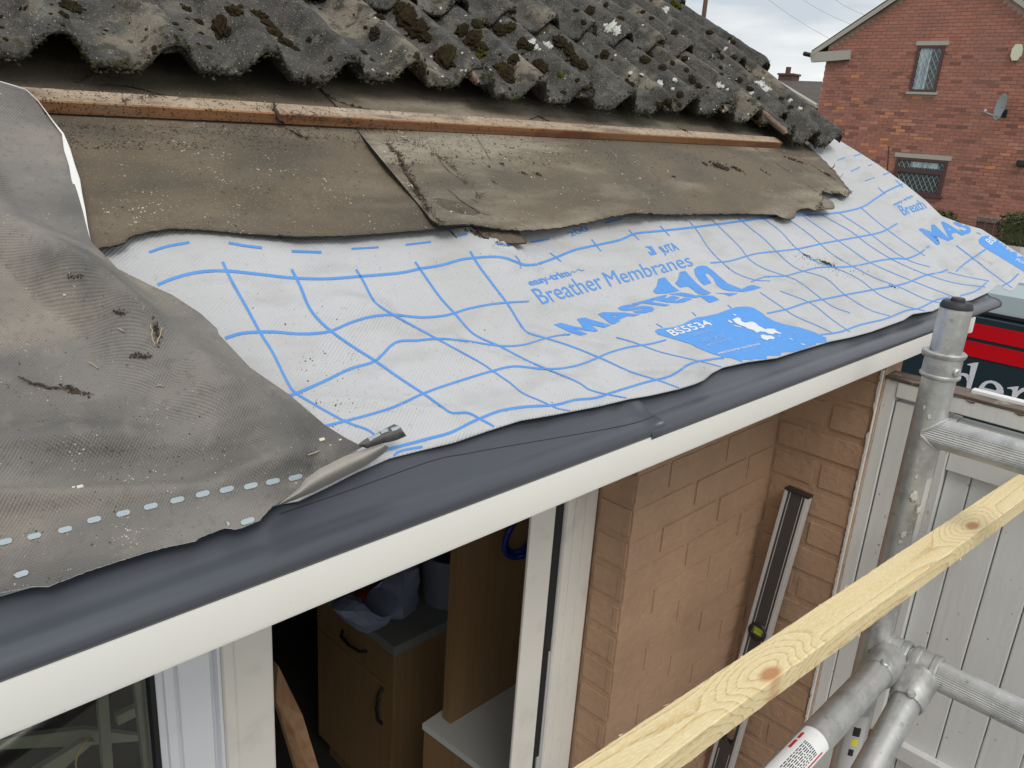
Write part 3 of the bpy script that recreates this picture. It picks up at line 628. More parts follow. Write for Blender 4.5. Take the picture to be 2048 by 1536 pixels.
# ================================================================== SHEETS ON THE ROOF
def ridge(x, t, ax_, at, bx, bt, wd):
    """gaussian ridge along a segment in roof coordinates"""
    dx, dt = bx - ax_, bt - at; l2 = dx * dx + dt * dt; u = max(0, min(1, ((x - ax_) * dx + (t - at) * dt) / l2)); qx, qt = ax_ + u * dx, at + u * dt
    d2 = (x - qx) ** 2 + (t - qt) ** 2; return math.exp(-d2 / (wd * wd))
RG = []
def add_r(p, q, amp, wd):
    a = xt(roofpx(*p, .015)); c = xt(roofpx(*q, .015)); RG.append((a[0], a[1], c[0], c[1], wd, amp))
for p, q, amp, wd in (((700, 600), (900, 690), .006, .018), ((900, 690), (1180, 790), .006, .018), ((600, 620), (760, 600), .005, .02), ((1050, 665), (1250, 690), .005, .016), ((840, 640), (640, 770), -.006, .03),
                      ((1000, 500), (1060, 530), .010, .016), ((930, 460), (1010, 510), .010, .02), ((1060, 530), (1110, 640), -.004, .03), ((1440, 545), (1700, 600), .006, .02), ((1700, 600), (1900, 640), .005, .02), ((1500, 480), (1640, 545), .004, .02),
                      ((620, 790), (900, 830), .005, .02), ((900, 830), (1100, 800), .004, .02), ((1240, 740), (1400, 740), .006, .02), ((1800, 480), (1980, 560), .006, .02), ((500, 640), (600, 780), -.005, .03), ((1350, 560), (1480, 600), .004, .02)):
    add_r(p, q, amp, wd)
for p, q, amp, wd in (((757, 613), (905, 675), .0035, .007), ((905, 675), (1250, 800), .003, .007), ((1050, 662), (1210, 692), .003, .006), ((640, 800), (900, 826), .003, .006), ((1450, 546), (1700, 585), .003, .006), ((985, 495), (1078, 532), .004, .006), ((1300, 560), (1500, 640), .002, .006), ((560, 640), (700, 700), .0025, .007), ((1560, 480), (1800, 560), .0025, .006), ((400, 520), (560, 600), -.0025, .008), ((1750, 520), (1990, 575), .003, .006), ((1250, 745), (1440, 742), .003, .006), ((860, 880), (1100, 828), .0025, .006)):
    add_r(p, q, amp, wd)
def h_memb(x, t):
    h = .010 + .0045 * math.sin(x * 2 * math.pi / .42 + 1.2 + t * 2) * sm(.02, .2, t) + .005 * nz(x * 5, t * 8, 1) + .0024 * nz(x * 13, t * 20, 2) + .0007 * nz(x * 30, t * 45, 6)
    for a, b_, c, d_, wd, amp in RG:
        if abs(x - (a + c) / 2) < abs(c - a) / 2 + 3 * wd: h += amp * ridge(x, t, a, b_, c, d_, wd) * 1.15
    h += .060 * sm(2.28, 2.76, x + (t - .2) * .25) - .016 * ridge(x, t, 2.22, .58, 2.38, .08, .07)
    return max(h, .0075)
memb = thing('breather_membrane', 'pale grey membrane sheet printed with blue grid, laid along the eaves', 'membrane', tuple(rw(1.3, 0, .01)))
MMx = Matrix.Translation(rw(1.3, 0, .01))
def under(o, p, pm):
    if o: o.parent = p; o.matrix_parent_inverse = pm.inverted()
    return o
mb = [(-150, 1240), (0, 1192), (70, 1172), (180, 1122), (290, 1085), (400, 1048), (480, 1030), (560, 1008), (597, 1002, .20), (650, 977), (713, 945), (781, 916), (845, 900), (908, 885), (975, 862), (1041, 841), (1106, 830, .36), (1200, 812), (1258, 798), (1300, 791), (1358, 778), (1390, 768), (1409, 760), (1425, 746), (1446, 735),
      (1495, 724), (1554, 716, .55), (1600, 701), (1660, 683), (1700, 675), (1741, 664), (1808, 640), (1818, 633), (1826, 628), (1866, 622), (1888, 611), (1910, 606), (1944, 600), (1979, 584), (1990, 575), (1996, 569), (2000, 571, .84), (2010, 578), (2018, 582), (2026, 581), (2034, 571), (2045, 558, .9), (2070, 548), (2120, 580, 1)]
mt = [(-150, 330), (100, 420), (250, 425, .20), (700, 420, .36), (1200, 400), (1400, 370, .55), (1560, 330), (1600, 300), (1618, 288), (1635, 276, .74), (1650, 272), (1668, 274), (1717, 304), (1755, 328), (1803, 362, .84), (1854, 403), (1881, 431), (1920, 446), (1963, 458, .93), (2048, 513), (2120, 560, 1)]
o, MB_ = cloth('sheet', mb, mt, 420, 110, h_memb, 'memb', .0009, edge='memb'); under(o, memb, MMx)
MBK = MB_
def ln(pts, w0, w1=None, bv=None, name='grid_line', m='blue', par=None, off=.0006):
    V2, F2 = strip(pts, w0, w1); return under(decal(name, V2, F2, bv or MBK, m, par or memb, off), par or memb, MMx)
# long lines running along the eaves
ln([(315, 570), (350, 556), (395, 545), (450, 542), (520, 549), (583, 556), (650, 558), (721, 553), (800, 546), (839, 538), (885, 530), (925, 519), (975, 514), (1005, 515), (1030, 523), (1050, 530), (1075, 528), (1110, 516), (1150, 500), (1200, 489), (1240, 480), (1268, 468), (1300, 464), (1350, 459), (1400, 453), (1440, 448), (1500, 440), (1560, 433), (1620, 430), (1680, 425), (1725, 414), (1750, 398), (1775, 382), (1805, 368)], 6, 3)
ln([(450, 677), (485, 667), (540, 664), (600, 668), (655, 664), (700, 646), (740, 634), (785, 630), (840, 635), (885, 632), (910, 626), (935, 618), (980, 609), (1020, 605), (1058, 603)], 6, 3.5)
ln([(1421, 526), (1460, 522), (1510, 508), (1560, 502), (1600, 497), (1650, 486), (1700, 477), (1760, 465), (1795, 447)], 2.6, 3)
ln([(576, 793), (605, 782), (650, 762), (700, 738), (750, 722), (790, 700 - 14), (835, 681), (880, 678), (930, 682), (1000, 692), (1045, 690), (1080, 680), (1110, 672), (1140, 669)], 6, 2.5)
ln([(1502, 564), (1530, 554), (1570, 552), (1600, 544), (1640, 535), (1690, 534), (1720, 530), (1755, 522), (1790, 517), (1815, 517), (1840, 506), (1858, 492)], 2.2, 3)
ln([(648, 853), (700, 840), (757, 824), (800, 809), (845, 788), (900, 768), (985, 742), (1030, 733), (1085, 738), (1130, 736), (1170, 726), (1220, 705), (1260, 694), (1300, 688), (1332, 680)], 5, 3)
ln([(1534, 627), (1575, 618), (1610, 606), (1650, 598), (1700, 588), (1765, 576), (1810, 567), (1850, 551), (1880, 545), (1895, 539)], 3, 3)
ln([(760, 903), (810, 890), (860, 877), (900, 866), (940, 846), (965, 835), (1000, 822), (1050, 814), (1110, 810), (1150, 800), (1190, 796), (1225, 785), (1290, 765), (1340, 752), (1380, 728), (1415, 720), (1448, 716)], 6, 3.5)
ln([(1640, 670), (1680, 664), (1720, 650), (1770, 638), (1810, 622), (1840, 616), (1870, 601), (1900, 594)], 3, 3)
ln([(700, 955), (735, 938), (775, 922), (800, 903), (845, 894)], 4, 5)
ln([(2004, 572), (2022, 562), (2037, 547)], 2.5, 3)
ln([(1912, 543), (1930, 527), (1971, 499)], 2.5, 3)
ln([(1912, 491), (1940, 512), (1975, 540), (2005, 562), (2024, 576)], 2.6, 1.5)
ln([(1920, 592), (1950, 583), (1965, 572), (1976, 562)], 2.5, 2.5)
# lines running down the slope
for p in ([(445, 524), (465, 566), (490, 610), (520, 665), (545, 705), (575, 765), (590, 785), (625, 807), (690, 843), (735, 860), (758, 878)], [(583, 539), (600, 572), (618, 615), (640, 643), (665, 665), (700, 690), (750, 722), (800, 757), (850, 790), (885, 815), (905, 826), (935, 826), (960, 838), (998, 859)],
          [(712, 539), (725, 560), (745, 598), (760, 613), (795, 635), (850, 665), (900, 692), (960, 725), (985, 742), (1020, 766), (1045, 786), (1090, 806), (1115, 817), (1140, 822)], [(830, 524), (848, 550), (880, 595), (910, 628), (940, 662), (965, 678), (1000, 693), (1060, 724), (1150, 762), (1180, 780), (1220, 790), (1258, 797)],
          [(940, 503), (960, 535), (990, 575), (1015, 608), (1040, 648), (1055, 665), (1090, 676), (1140, 692), (1200, 716), (1260, 743), (1320, 762), (1358, 776)], [(1232, 675), (1270, 686), (1320, 704), (1370, 716), (1420, 728), (1442, 734)], [(1030, 511), (1040, 524), (1041, 537)], [(1100, 506), (1122, 523)], [(1183, 479), (1202, 503)], [(1257, 460), (1278, 480)], [(1320, 452), (1339, 472)]):
    ln(p, 5.5 if p[0][0] < 600 else 4.2 if p[0][0] < 980 else 2.2, 4 if p[0][0] < 600 else 2.4 if p[0][0] < 980 else 1.8)
for p in ([(1378, 442), (1395, 463), (1420, 500), (1450, 530), (1475, 548), (1510, 560), (1540, 562)], [(1425, 441), (1450, 465), (1480, 495), (1500, 520), (1530, 538), (1570, 552), (1600, 565), (1660, 610), (1700, 626)], [(1476, 436), (1500, 456), (1530, 480), (1570, 520), (1600, 540), (1650, 556), (1690, 590), (1740, 620), (1780, 632)],
          [(1522, 434), (1560, 462), (1590, 494), (1625, 520), (1680, 540), (1720, 560), (1760, 590), (1810, 612), (1850, 622)], [(1570, 434), (1620, 470), (1660, 505), (1700, 530), (1750, 556), (1800, 575), (1850, 598), (1890, 608)], [(1606, 432), (1660, 470), (1700, 498), (1740, 525), (1790, 548), (1850, 572), (1905, 593)], [(1640, 428), (1700, 462), (1740, 492), (1790, 522), (1850, 548), (1910, 566), (1970, 574)],
          [(1676, 425), (1730, 460), (1780, 498), (1820, 522), (1860, 534)], [(1720, 414), (1760, 448), (1800, 478), (1850, 512)], [(1520, 585), (1560, 612), (1590, 632), (1640, 654), (1668, 668)], [(1560, 582), (1620, 606), (1665, 640), (1700, 664)], [(1895, 544), (1930, 553), (1978, 562)]):
    ln(p, 1.5, 1.4, name='fine_grid_line')
for p in ([(1756, 375), (1771, 389)], [(1791, 360), (1806, 375)], [(1953, 465), (1962, 469)], [(1384, 625), (1392, 632)], [(1312, 648), (1325, 655)], [(1455, 610), (1463, 617)]): ln(p, 1.8)
# dashes of the lap line
for p in ([(298, 505), (335, 493), (379, 485)], [(457, 486), (490, 492), (524, 496)], [(583, 503), (643, 505)], [(703, 498), (757, 495)], [(811, 490), (862, 484)], [(915, 472), (935, 468)], [(990, 487), (1023, 491)], [(1061, 485), (1099, 478)], [(1210, 446), (1244, 438)],
          [(1675, 321), (1690, 315)], [(1702, 343), (1720, 334)], [(1730, 362), (1749, 355)], [(1708, 312), (1722, 308)], [(1736, 332), (1752, 326)], [(1766, 350), (1778, 345)], [(1657, 396), (1672, 393)]):
    ln(p, 5 if p[0][0] < 700 else 3.6 if p[0][0] < 1300 else 2, None, name='lap_dash')
# lettering
def words(s, bl, br, tl, tr, m='blue', bold=0, off=.0006, name='lettering', sp=1.0, bv=None, cell=.12):
    V2, F2 = text2(s, bold, cell, sp); return under(decal(name, quadmap(V2, bl, br, tl, tr), F2, bv or MBK, m, memb, off), memb, MMx)
words('200', (1142, 474), (1179, 461), (1133, 466), (1168, 452))
words('JUTA', (1326, 507), (1359, 499), (1314, 495), (1347, 484), bold=.03)
V2, F2 = tri_fill([[(1260 + x / 14.63, 470 + y / 14.63) for x, y in [(415, 345), (600, 325), (640, 350), (790, 560), (610, 605), (525, 505), (540, 480), (660, 530), (600, 440), (520, 380)]]], cell=(4, 4)); under(decal('logo_mark', V2, F2, MBK, 'blue', memb), memb, MMx)
words('easy-trim', (1061, 572), (1143, 551), (1051, 561), (1131, 540), bold=.025)
ln([(1137, 552), (1145, 543), (1149, 545), (1156, 539), (1164, 542), (1168, 540)], 1.6, name='logo_mark')
words('Breather', (1085, 609), (1212, 575), (1061, 579), (1190, 546))
words('Membranes', (1220, 573), (1388, 531), (1203, 546), (1372, 507))
def pl_a(pts): poly(pts, ox=1280, oy=520, sc=7.877)
def pl_b(pts): poly(pts, ox=1090, oy=560, sc=7.877)
def poly(pts, m='blue', name='lettering', off=.0006, ox=1100, oy=400, sc=3.4133):
    V2, F2 = tri_fill([[(ox + x / sc, oy + y / sc) for x, y in lp] for lp in pts], cell=(7, 7)); return under(decal(name, V2, F2, MBK, m, memb, off), memb, MMx)
pl_b([[(135, 705), (250, 675), (460, 735), (600, 755), (500, 615), (620, 595), (800, 650), (1040, 712), (930, 755), (720, 710), (835, 800), (800, 815), (660, 805), (450, 770), (665, 850), (560, 878), (400, 830)]])
pl_b([[(830, 540), (915, 508), (1220, 515), (1495, 545), (1400, 575), (1290, 572), (1160, 630), (1180, 650), (1075, 702), (1020, 685)], [(1040, 562), (1150, 562), (1090, 585)]])
pl_b([[(1145, 445), (1190, 415), (1300, 390), (1380, 388), (1470, 402), (1300, 442), (1310, 452), (1400, 430), (1560, 412), (1680, 425), (1722, 460), (1680, 500), (1560, 525), (1470, 530), (1375, 502), (1560, 462), (1555, 450), (1400, 480), (1290, 490), (1190, 480)]])
pl_b([[(1360, 378), (1640, 305), (1730, 322), (1665, 345), (1965, 392), (1890, 418), (1720, 395), (1540, 368), (1430, 395)]])
pl_a([[(150, 612), (380, 555), (430, 553), (390, 600), (410, 605), (510, 562), (630, 595), (540, 635), (560, 645), (690, 597), (830, 612), (700, 665), (590, 680), (440, 672), (300, 650)]])
pl_a([[(450, 543), (640, 512), (790, 535), (945, 580), (880, 600), (740, 588), (600, 560)]])
pl_a([[(205, 485), (260, 420), (290, 300), (390, 275), (410, 300), (500, 400), (620, 488), (450, 528), (260, 535), (225, 515)]])
pl_a([[(555, 370), (600, 300), (625, 190), (720, 175), (760, 230), (880, 360), (1000, 460), (1120, 520), (1070, 545), (980, 548), (900, 530), (820, 460), (760, 420), (720, 420), (630, 438)]])
pl_a([[(890, 556), (1150, 565), (1250, 625), (1110, 675), (1075, 670), (980, 598)]])
pl_a([[(850, 150), (900, 105), (980, 88), (1050, 100), (1140, 165), (1260, 270), (1380, 370), (1500, 420), (1600, 460), (1700, 410), (1780, 395), (1910, 435), (1760, 480), (1620, 505), (1400, 490), (1290, 460), (1200, 390), (1160, 300), (1090, 225), (1040, 210), (1025, 230), (1070, 290), (1125, 365), (1010, 400), (940, 340), (870, 240)]])
pl_a([[(1160, 522), (1540, 524), (1410, 575), (1340, 542)]])
# blue panel
poly([[(715, 895), (735, 882), (850, 868), (905, 850), (960, 820), (1000, 803), (1060, 795), (1140, 778), (1200, 755), (1270, 732), (1320, 728), (1360, 730), (1390, 738), (1440, 768), (1480, 800), (1530, 828), (1600, 850), (1700, 870), (1800, 902), (1870, 935), (1960, 975), (1960, 1000), (1500, 1110), (1340, 1120), (1240, 1080), (1190, 1075), (1120, 1055), (1040, 1025), (960, 985), (860, 955), (790, 935), (735, 918)]], 'blue_worn', 'printed_panel')
words('BS5534', (1346, 673), (1426, 650), (1330, 662), (1409, 641), 'whiteink', .02, .0012)
words('APPENDIX A', (1387, 675), (1425, 663), (1382, 670), (1420, 659), 'paleink', .01, .0012)
words('WIND UPLIFT', (1404, 688), (1450, 675), (1398, 682), (1444, 670), 'paleink', .01, .0012)
words('RESISTANCE', (1415, 695), (1462, 681), (1412, 690), (1458, 677), 'paleink', .01, .0012)
words('www.breather-membranes', (1436, 710), (1520, 690), (1432, 705), (1516, 686), 'whiteink', .005, .0012)
def pm(pts): poly(pts, 'whiteink', 'map_print', .0012, 1320, 600, 6.0235)
pm([[(865, 240), (925, 215), (965, 225), (975, 260), (1020, 280), (1050, 272), (1100, 265), (1150, 285), (1180, 315), (1230, 340), (1260, 358), (1290, 350), (1370, 352), (1400, 380), (1465, 410), (1440, 415), (1390, 400), (1350, 420), (1300, 410), (1260, 390), (1200, 385), (1160, 400), (1120, 370), (1050, 350), (1010, 325), (960, 310), (910, 285)]])
pm([[(812, 245), (840, 252), (872, 280), (850, 282), (820, 265)]]); pm([[(870, 305), (920, 315), (980, 330), (975, 335), (900, 322)]])
pm([[(1205, 430), (1240, 422), (1280, 435), (1330, 435), (1380, 460), (1360, 480), (1310, 475), (1290, 492), (1240, 480), (1212, 455)]])
for q in ([(1540, 466), (1580, 470), (1605, 490), (1590, 486)], [(1690, 528), (1740, 538), (1745, 548), (1700, 540)], [(1420, 432), (1445, 440), (1435, 450)], [(868, 178), (905, 178), (915, 195), (890, 192)]): pm([q])
words('12K', (1585, 670), (1594, 667), (1580, 667), (1589, 664), 'paleink', 0, .0012)
# repeat of the print at the far right end
words('Breath', (1808, 431), (1854, 416), (1794, 412), (1840, 398), bold=.01)
words('easy-trim', (1788, 412), (1827, 394), (1785, 407), (1822, 389), bold=.02)
words('MAS', (1872, 489), (1945, 462), (1836, 458), (1920, 432), bold=.035)
poly([[(1780, 1405), (1800, 1385), (1830, 1378), (1870, 1395), (1960, 1430), (2048, 1480), (2140, 1530), (2300, 1800), (2140, 1660), (2048, 1590), (1900, 1500), (1830, 1460), (1790, 1430)]], 'blue_worn', 'printed_panel', ox=1348, oy=0, sc=2.9257)
words('BS', (1981, 490), (1993, 481), (1969, 480), (1981, 473), 'whiteink', .02, .0012)
words('Moisture', (2030, 522), (2062, 535), (2034, 516), (2066, 529), 'whiteink', .0, .0012)

# old felt, two lapped sheets
def h_feltL(x, t):
    h = .023 + .008 * nz(x * 6, t * 9, 11) + .0022 * nz(x * 20, t * 24, 12) + .002 * math.sin(x * 15 + t * 4) + .006 * ridge(x, t, .8, .38, .74, .44, .03) + .006 * ridge(x, t, .40, .47, .62, .52, .03)
    f = sm(.56, .625, t); return h * (1 - f) + f * (.0120 + (.010 * max(0, nz(x * 4, t * 5, 14)) * sm(.69, .75, t)))
def h_feltR(x, t):
    e_ = xt(roofpx(845, 400, .02))
    h = .029 + .008 * nz(x * 5, t * 9, 21) + .0016 * nz(x * 20, t * 24, 22) + .010 * ridge(x, t, .72, .37, .86, .36, .04) + .008 * ridge(x, t, 1.12, .37, 1.0, .6, .06) - .006 * ridge(x, t, .9, .55, 1.0, .42, .05)
    f = sm(.56, .625, t); return max(.0125, h) * (1 - f) + f * (.0138 + (.010 * max(0, nz(x * 4, t * 5, 14)) * sm(.69, .75, t)))
tL = [px_of(-.35, 1.15), (*px_of(.25, 1.15), .30), (*px_of(.60, 1.15), .75), px_of(.95, 1.15)]
fl = [(-120, 640), (60, 560), (205, 494, .30), (235, 490), (250, 485), (256, 476), (270, 470), (300, 463), (340, 457), (400, 459), (500, 468), (600, 473), (700, 471), (800, 464), (870, 458, .82), (897, 457), (930, 452), (945, 451), (955, 460), (965, 472), (985, 481), (1010, 486), (1033, 487), (1054, 485, 1)]
feltL, FLB = cloth('underlay_felt', fl, tL, 300, 110, h_feltL, 'felt', .0022, jag=1.6, edge='felt_edge', ease=.9)
tag(feltL, 'brown dusty old roofing felt nearest the loose grey sheet, under the batten', 'roofing felt', 'old felt strips')
tR = [(*px_of(.64, 1.15), 0), (*px_of(1.2, 1.15), .5), (*px_of(1.75, 1.15), .8), (*px_of(2.18, .9), 1)]
fr = [(772, 285, 0), (790, 297), (798, 312), (800, 330), (812, 350), (826, 376), (838, 395), (848, 412), (862, 440), (880, 450, .12), (915, 449), (943, 448), (970, 453), (1000, 458), (1050, 461), (1110, 457), (1180, 444), (1220, 434), (1245, 430), (1262, 426), (1348, 429), (1468, 427), (1553, 429, .70), (1570, 437), (1580, 439), (1591, 434), (1591, 422), (1615, 415), (1630, 421), (1642, 418), (1669, 417, .78), (1667, 405), (1650, 398), (1642, 392), (1645, 381), (1660, 387), (1676, 385), (1693, 393), (1703, 386, .88), (1696, 375), (1686, 362), (1676, 350), (1666, 338), (1650, 322), (1638, 311), (1615, 290, 1)]
feltR, FRB = cloth('underlay_felt', fr, tR, 360, 100, h_feltR, 'felt_pale', .0024, jag=2.6, edge='felt_edge', ease=.9)
tag(feltR, 'bleached torn old roofing felt with ragged right end, lapped over its neighbour', 'roofing felt', 'old felt strips')

# loose grey sheet in the foreground
GR = []
for p, q, wd, amp in (((150, 470), (205, 590), .045, .012), ((205, 590), (300, 700), .042, .018), ((300, 700), (420, 800), .036, .018), ((420, 800), (540, 870), .028, .011),
                      ((0, 600), (230, 690), .034, -.013), ((70, 250), (110, 420), .040, -.014), ((0, 480), (120, 560), .035, .014), ((60, 900), (420, 905), .014, -.008), ((0, 860), (420, 860), .016, .008), ((0, 960), (450, 935), .012, .006), ((0, 720), (240, 800), .030, .010), ((330, 660), (350, 760), .016, -.012)):
    a = xt(roofpx(*p, .05)); c = xt(roofpx(*q, .05)); GR.append(((a[0], a[1], c[0], c[1]), wd, amp))
def h_grey(x, t):
    s = sm(.42, .62, t)
    h = .031 + .03 * s + .009 * nz(x * 6, t * 7, 31) + .0035 * nz(x * 15, t * 18, 32) + .001 * nz(x * 50, t * 50, 33)
    h += .024 * ridge(x, t, .19, .46, .25, .25, .035) + .014 * ridge(x, t, .26, .24, .34, .12, .03) - .011 * ridge(x, t, .13, .42, .20, .24, .03) - .010 * ridge(x, t, .06, .30, .30, .11, .022)
    h += .010 * ridge(x, t, .0, .13, .34, .085, .012) - .006 * ridge(x, t, -.1, .115, .28, .105, .014) + .005 * ridge(x, t, -.1, .20, .18, .15, .02)
    for (a, b_, c, d_), wd, amp in GR: h += amp * ridge(x, t, a, b_, c, d_, wd)
    h -= .012 * (1 - sm(.05, .16, t))
    fl_ = .017 + .022 * sm(.06, .2, t); return h if h > fl_ + .006 else fl_ + .006 * math.exp(max(-6, (h - fl_ - .006) / .006))
gb = [(-260, 1330), (-100, 1220), (0, 1185), (70, 1172), (95, 1173), (180, 1140), (290, 1105), (340, 1092), (390, 1082), (405, 1072), (450, 1055), (475, 1058), (520, 1040), (545, 1012), (565, 1000), (597, 978), (612, 958), (640, 938), (680, 917), (712, 900), (725, 893)]
gt = [(-260, 60), (-80, 130), (0, 165), (25, 172), (52, 180, .14), (75, 206), (100, 243), (125, 272, .24), (130, 300), (140, 325), (145, 355), (155, 385, .34), (165, 420), (175, 460), (182, 482), (205, 506, .46), (235, 537), (290, 565), (345, 590), (400, 626), (435, 658), (437, 668), (460, 692), (500, 735, .72), (580, 790), (650, 850), (690, 875), (715, 888), (725, 892)]
GM = thing('grey_sheet', 'dusty dark grey underside of a folded membrane, draped in the left foreground', 'membrane', tuple(rw(.1, .1, .03)))
GMx = Matrix.Translation(rw(.1, .1, .03))
o, GBV = cloth('sheet', gb, gt, 300, 180, h_grey, 'gsheet', .0010, jag=1.2, edge='memb_back'); under(o, GM, GMx)
def gdash(c, ang=-14, l=28, w=11):
    a = R(ang); d = Vector((math.cos(a), math.sin(a))) * l / 2; c = Vector(c); q = [c - d, c, c + d]
    V2, F2 = strip([tuple(p) for p in q], w, w, 4)
    V2 = [v.lerp(c + d * ((v - c).dot(d) / d.length_squared), .55 if (i < 2 or i >= len(V2) - 2) else 0) for i, v in enumerate(V2)]
    under(decal('lap_dash', V2, F2, GBV, 'dash', GM, .0008), GM, GMx)
for c in ((10, 1084), (68, 1073), (130, 1060), (188, 1040), (246, 1027), (301, 1013), (354, 1000), (405, 988), (453, 979), (501, 972), (545, 963), (590, 955)): gdash(c)
for c in ((43, 1149), (397, 1077), (445, 1052), (495, 1043)): gdash(c, -18)
# white face showing at the turned edge
wl = [(0, 163), (30, 172), (52, 179), (75, 200), (105, 242), (124, 268), (128, 300), (138, 330), (143, 360), (153, 388), (160, 420), (172, 458), (180, 482)]
wr = [(0, 162), (31, 171), (53, 179), (76, 200), (107, 242), (127, 266), (140, 296), (150, 330), (160, 358), (164, 385), (171, 420), (176, 455), (182, 482)]
o, _ = cloth('turned_edge', wl, wr, 60, 6, lambda x, t: h_grey(x, t) - .001 + .006 * sm(.42, .6, t), 'memb_back', .0008); under(o, GM, GMx)
# curled corner of the sheet lying over the printed membrane
def h_curl(x, t): return .038 + .003 * nz(x * 30, t * 30, 5)
c1 = [(597, 978), (640, 975), (690, 950), (730, 925), (770, 905), (815, 882), (845, 878)]
def curl(name, lo, hi, h0, h1, m, nx=50, ny=12, bul=.006):
    lo = resample(lo, nx); hi = resample(hi, nx); vs_ = []
    for j in range(ny + 1):
        v = j / ny
        for i in range(nx + 1):
            q = lo[i].lerp(hi[i], v); a = roofpx(q.x, q.y, h0 + (h1 - h0) * v + bul * math.sin(v * math.pi)); vs_.append(a)
    fs = [(j * (nx + 1) + i, j * (nx + 1) + i + 1, (j + 1) * (nx + 1) + i + 1, (j + 1) * (nx + 1) + i) for j in range(ny) for i in range(nx)]
    o = link(name, mesh(name, vs_, fs, m, True)); under(o, GM, GMx); return BVHTree.FromPolygons([tuple(v) for v in vs_], fs)
curl('curled_hem', [(560, 1010), (590, 1000), (625, 985), (680, 958), (735, 930), (770, 905), (778, 895)], [(560, 1006), (597, 977), (612, 957), (640, 937), (690, 912), (735, 896), (765, 886)], .018, .034, 'gback', bul=.012)
cb = curl('curled_corner', [(718, 892), (735, 897), (765, 887), (780, 884), (795, 880), (813, 872)], [(717, 888), (730, 878), (748, 869), (765, 860), (788, 848), (800, 853)], .030, .036, 'gsheet', bul=.008)
for q in ([(738, 880), (760, 869)], [(757, 868), (776, 861)], [(783, 861), (799, 855)]):
    V2, F2 = strip(q, 7, 6, 4); under(decal('lap_dash', V2, F2, cb, 'dash', GM, .0008), GM, GMx)

# ------------------------------------------------------------------ batten nailed across the felt
def bent_bar(t0, t1, h0, h1, x0, x1, n, seed, wob=.0012):
    V_ = []; ring = [(t0, h0), (t1, h0), (t1, h1), (t0, h1)]; ch = .0015
    rr = [(t0 + ch, h0), (t1 - ch, h0), (t1, h0 + ch), (t1, h1 - ch), (t1 - ch, h1), (t0 + ch, h1), (t0, h1 - ch), (t0, h0 + ch)]
    for i in range(n + 1):
        x = x0 + (x1 - x0) * i / n
        for k, (t, h) in enumerate(rr): V_.append(rw(x, t + wob * nz(x * 3, k * .1, seed) + .0006 * nz(x * 60, k, seed), h + wob * nz(x * 2.3, k * .1, seed + 3) + .0005 * nz(x * 70, k, seed)))
    m = len(rr); Fs = [(i * m + k, i * m + (k + 1) % m, (i + 1) * m + (k + 1) % m, (i + 1) * m + k) for i in range(n) for k in range(m)] + [tuple(range(m)), tuple(n * m + k for k in range(m))[::-1]]
    return V_, Fs
V_, F_ = bent_bar(.634, .661, .0140, .0310, -.9, 2.04, 260, 4)
b = B(); b.add(V_, F_); b.mi = [1 if i < 260 * 8 and i % 8 in (5, 6, 7) else 0 for i in range(len(F_))]; bat = b.build('roof_batten', ['batten', 'batten_front']); tag(bat, 'old orange brown roof batten lying across the felt below the tiles', 'batten')
BTV = BVHTree.FromPolygons([tuple(v) for v in V_], F_)

# ------------------------------------------------------------------ eaves trays
def tray(x0, x1, dh, dt, label):
    prof = [(.20, .0035), (.09, .0032), (.062, .0022), (.044, .0008), (.034, .0004), (.030, .0009), (.027, .0018), (.023, .0036), (.019, .0052), (.0155, .0064), (.0120, .0071), (.0095, .0071), (.0072, .0064), (.0050, .0049), (.0032, .0030), (.0018, .0012), (.0008, -.0006), (.0006, -.0030), (.001, -.0034)]
    n = 60; V_ = []
    for i in range(n + 1):
        x = x0 + (x1 - x0) * i / n
        for t, h in prof: V_.append(rw(x, t + dt * (t < .012), h + dh))
    m = len(prof); F_ = [(i * m + k, (i + 1) * m + k, (i + 1) * m + k + 1, i * m + k + 1) for i in range(n) for k in range(m - 1)]
    k0 = len(V_); V2 = V_ + [v - Nv * .0015 for v in V_]
    F2 = F_ + [tuple(k0 + a for a in f[::-1]) for f in F_]
    for i in range(n): F2 += [(i * m + m - 1, (i + 1) * m + m - 1, k0 + (i + 1) * m + m - 1, k0 + i * m + m - 1)]
    for base in (0, n * m): F2 += [(base + k, base + k + 1, k0 + base + k + 1, k0 + base + k) for k in range(m - 1)]
    o = link('eaves_tray', mesh('eaves_tray', V2, F2, 'tray', True)); tag(o, label, 'eaves tray', 'eaves trays')
    return o, BVHTree.FromPolygons([tuple(v) for v in V_], F_)
trL, TRB = tray(-1.6, .818, .0024, .0, 'nearer dark grey plastic eaves tray, its end lapped over the next')
trR, _ = tray(.79, 2.262, .0, -.003, 'farther dark grey plastic eaves tray ending behind the scaffold post')
V2, F2 = strip([(560, 1028), (690, 984), (860, 923), (930, 908), (1000, 895), (1100, 878), (1254, 850), (1318, 829)], 1.6, 1.2); o = decal('scratch_line', V2, F2, TRB, 'gasket_and_gap', trL, .0003)

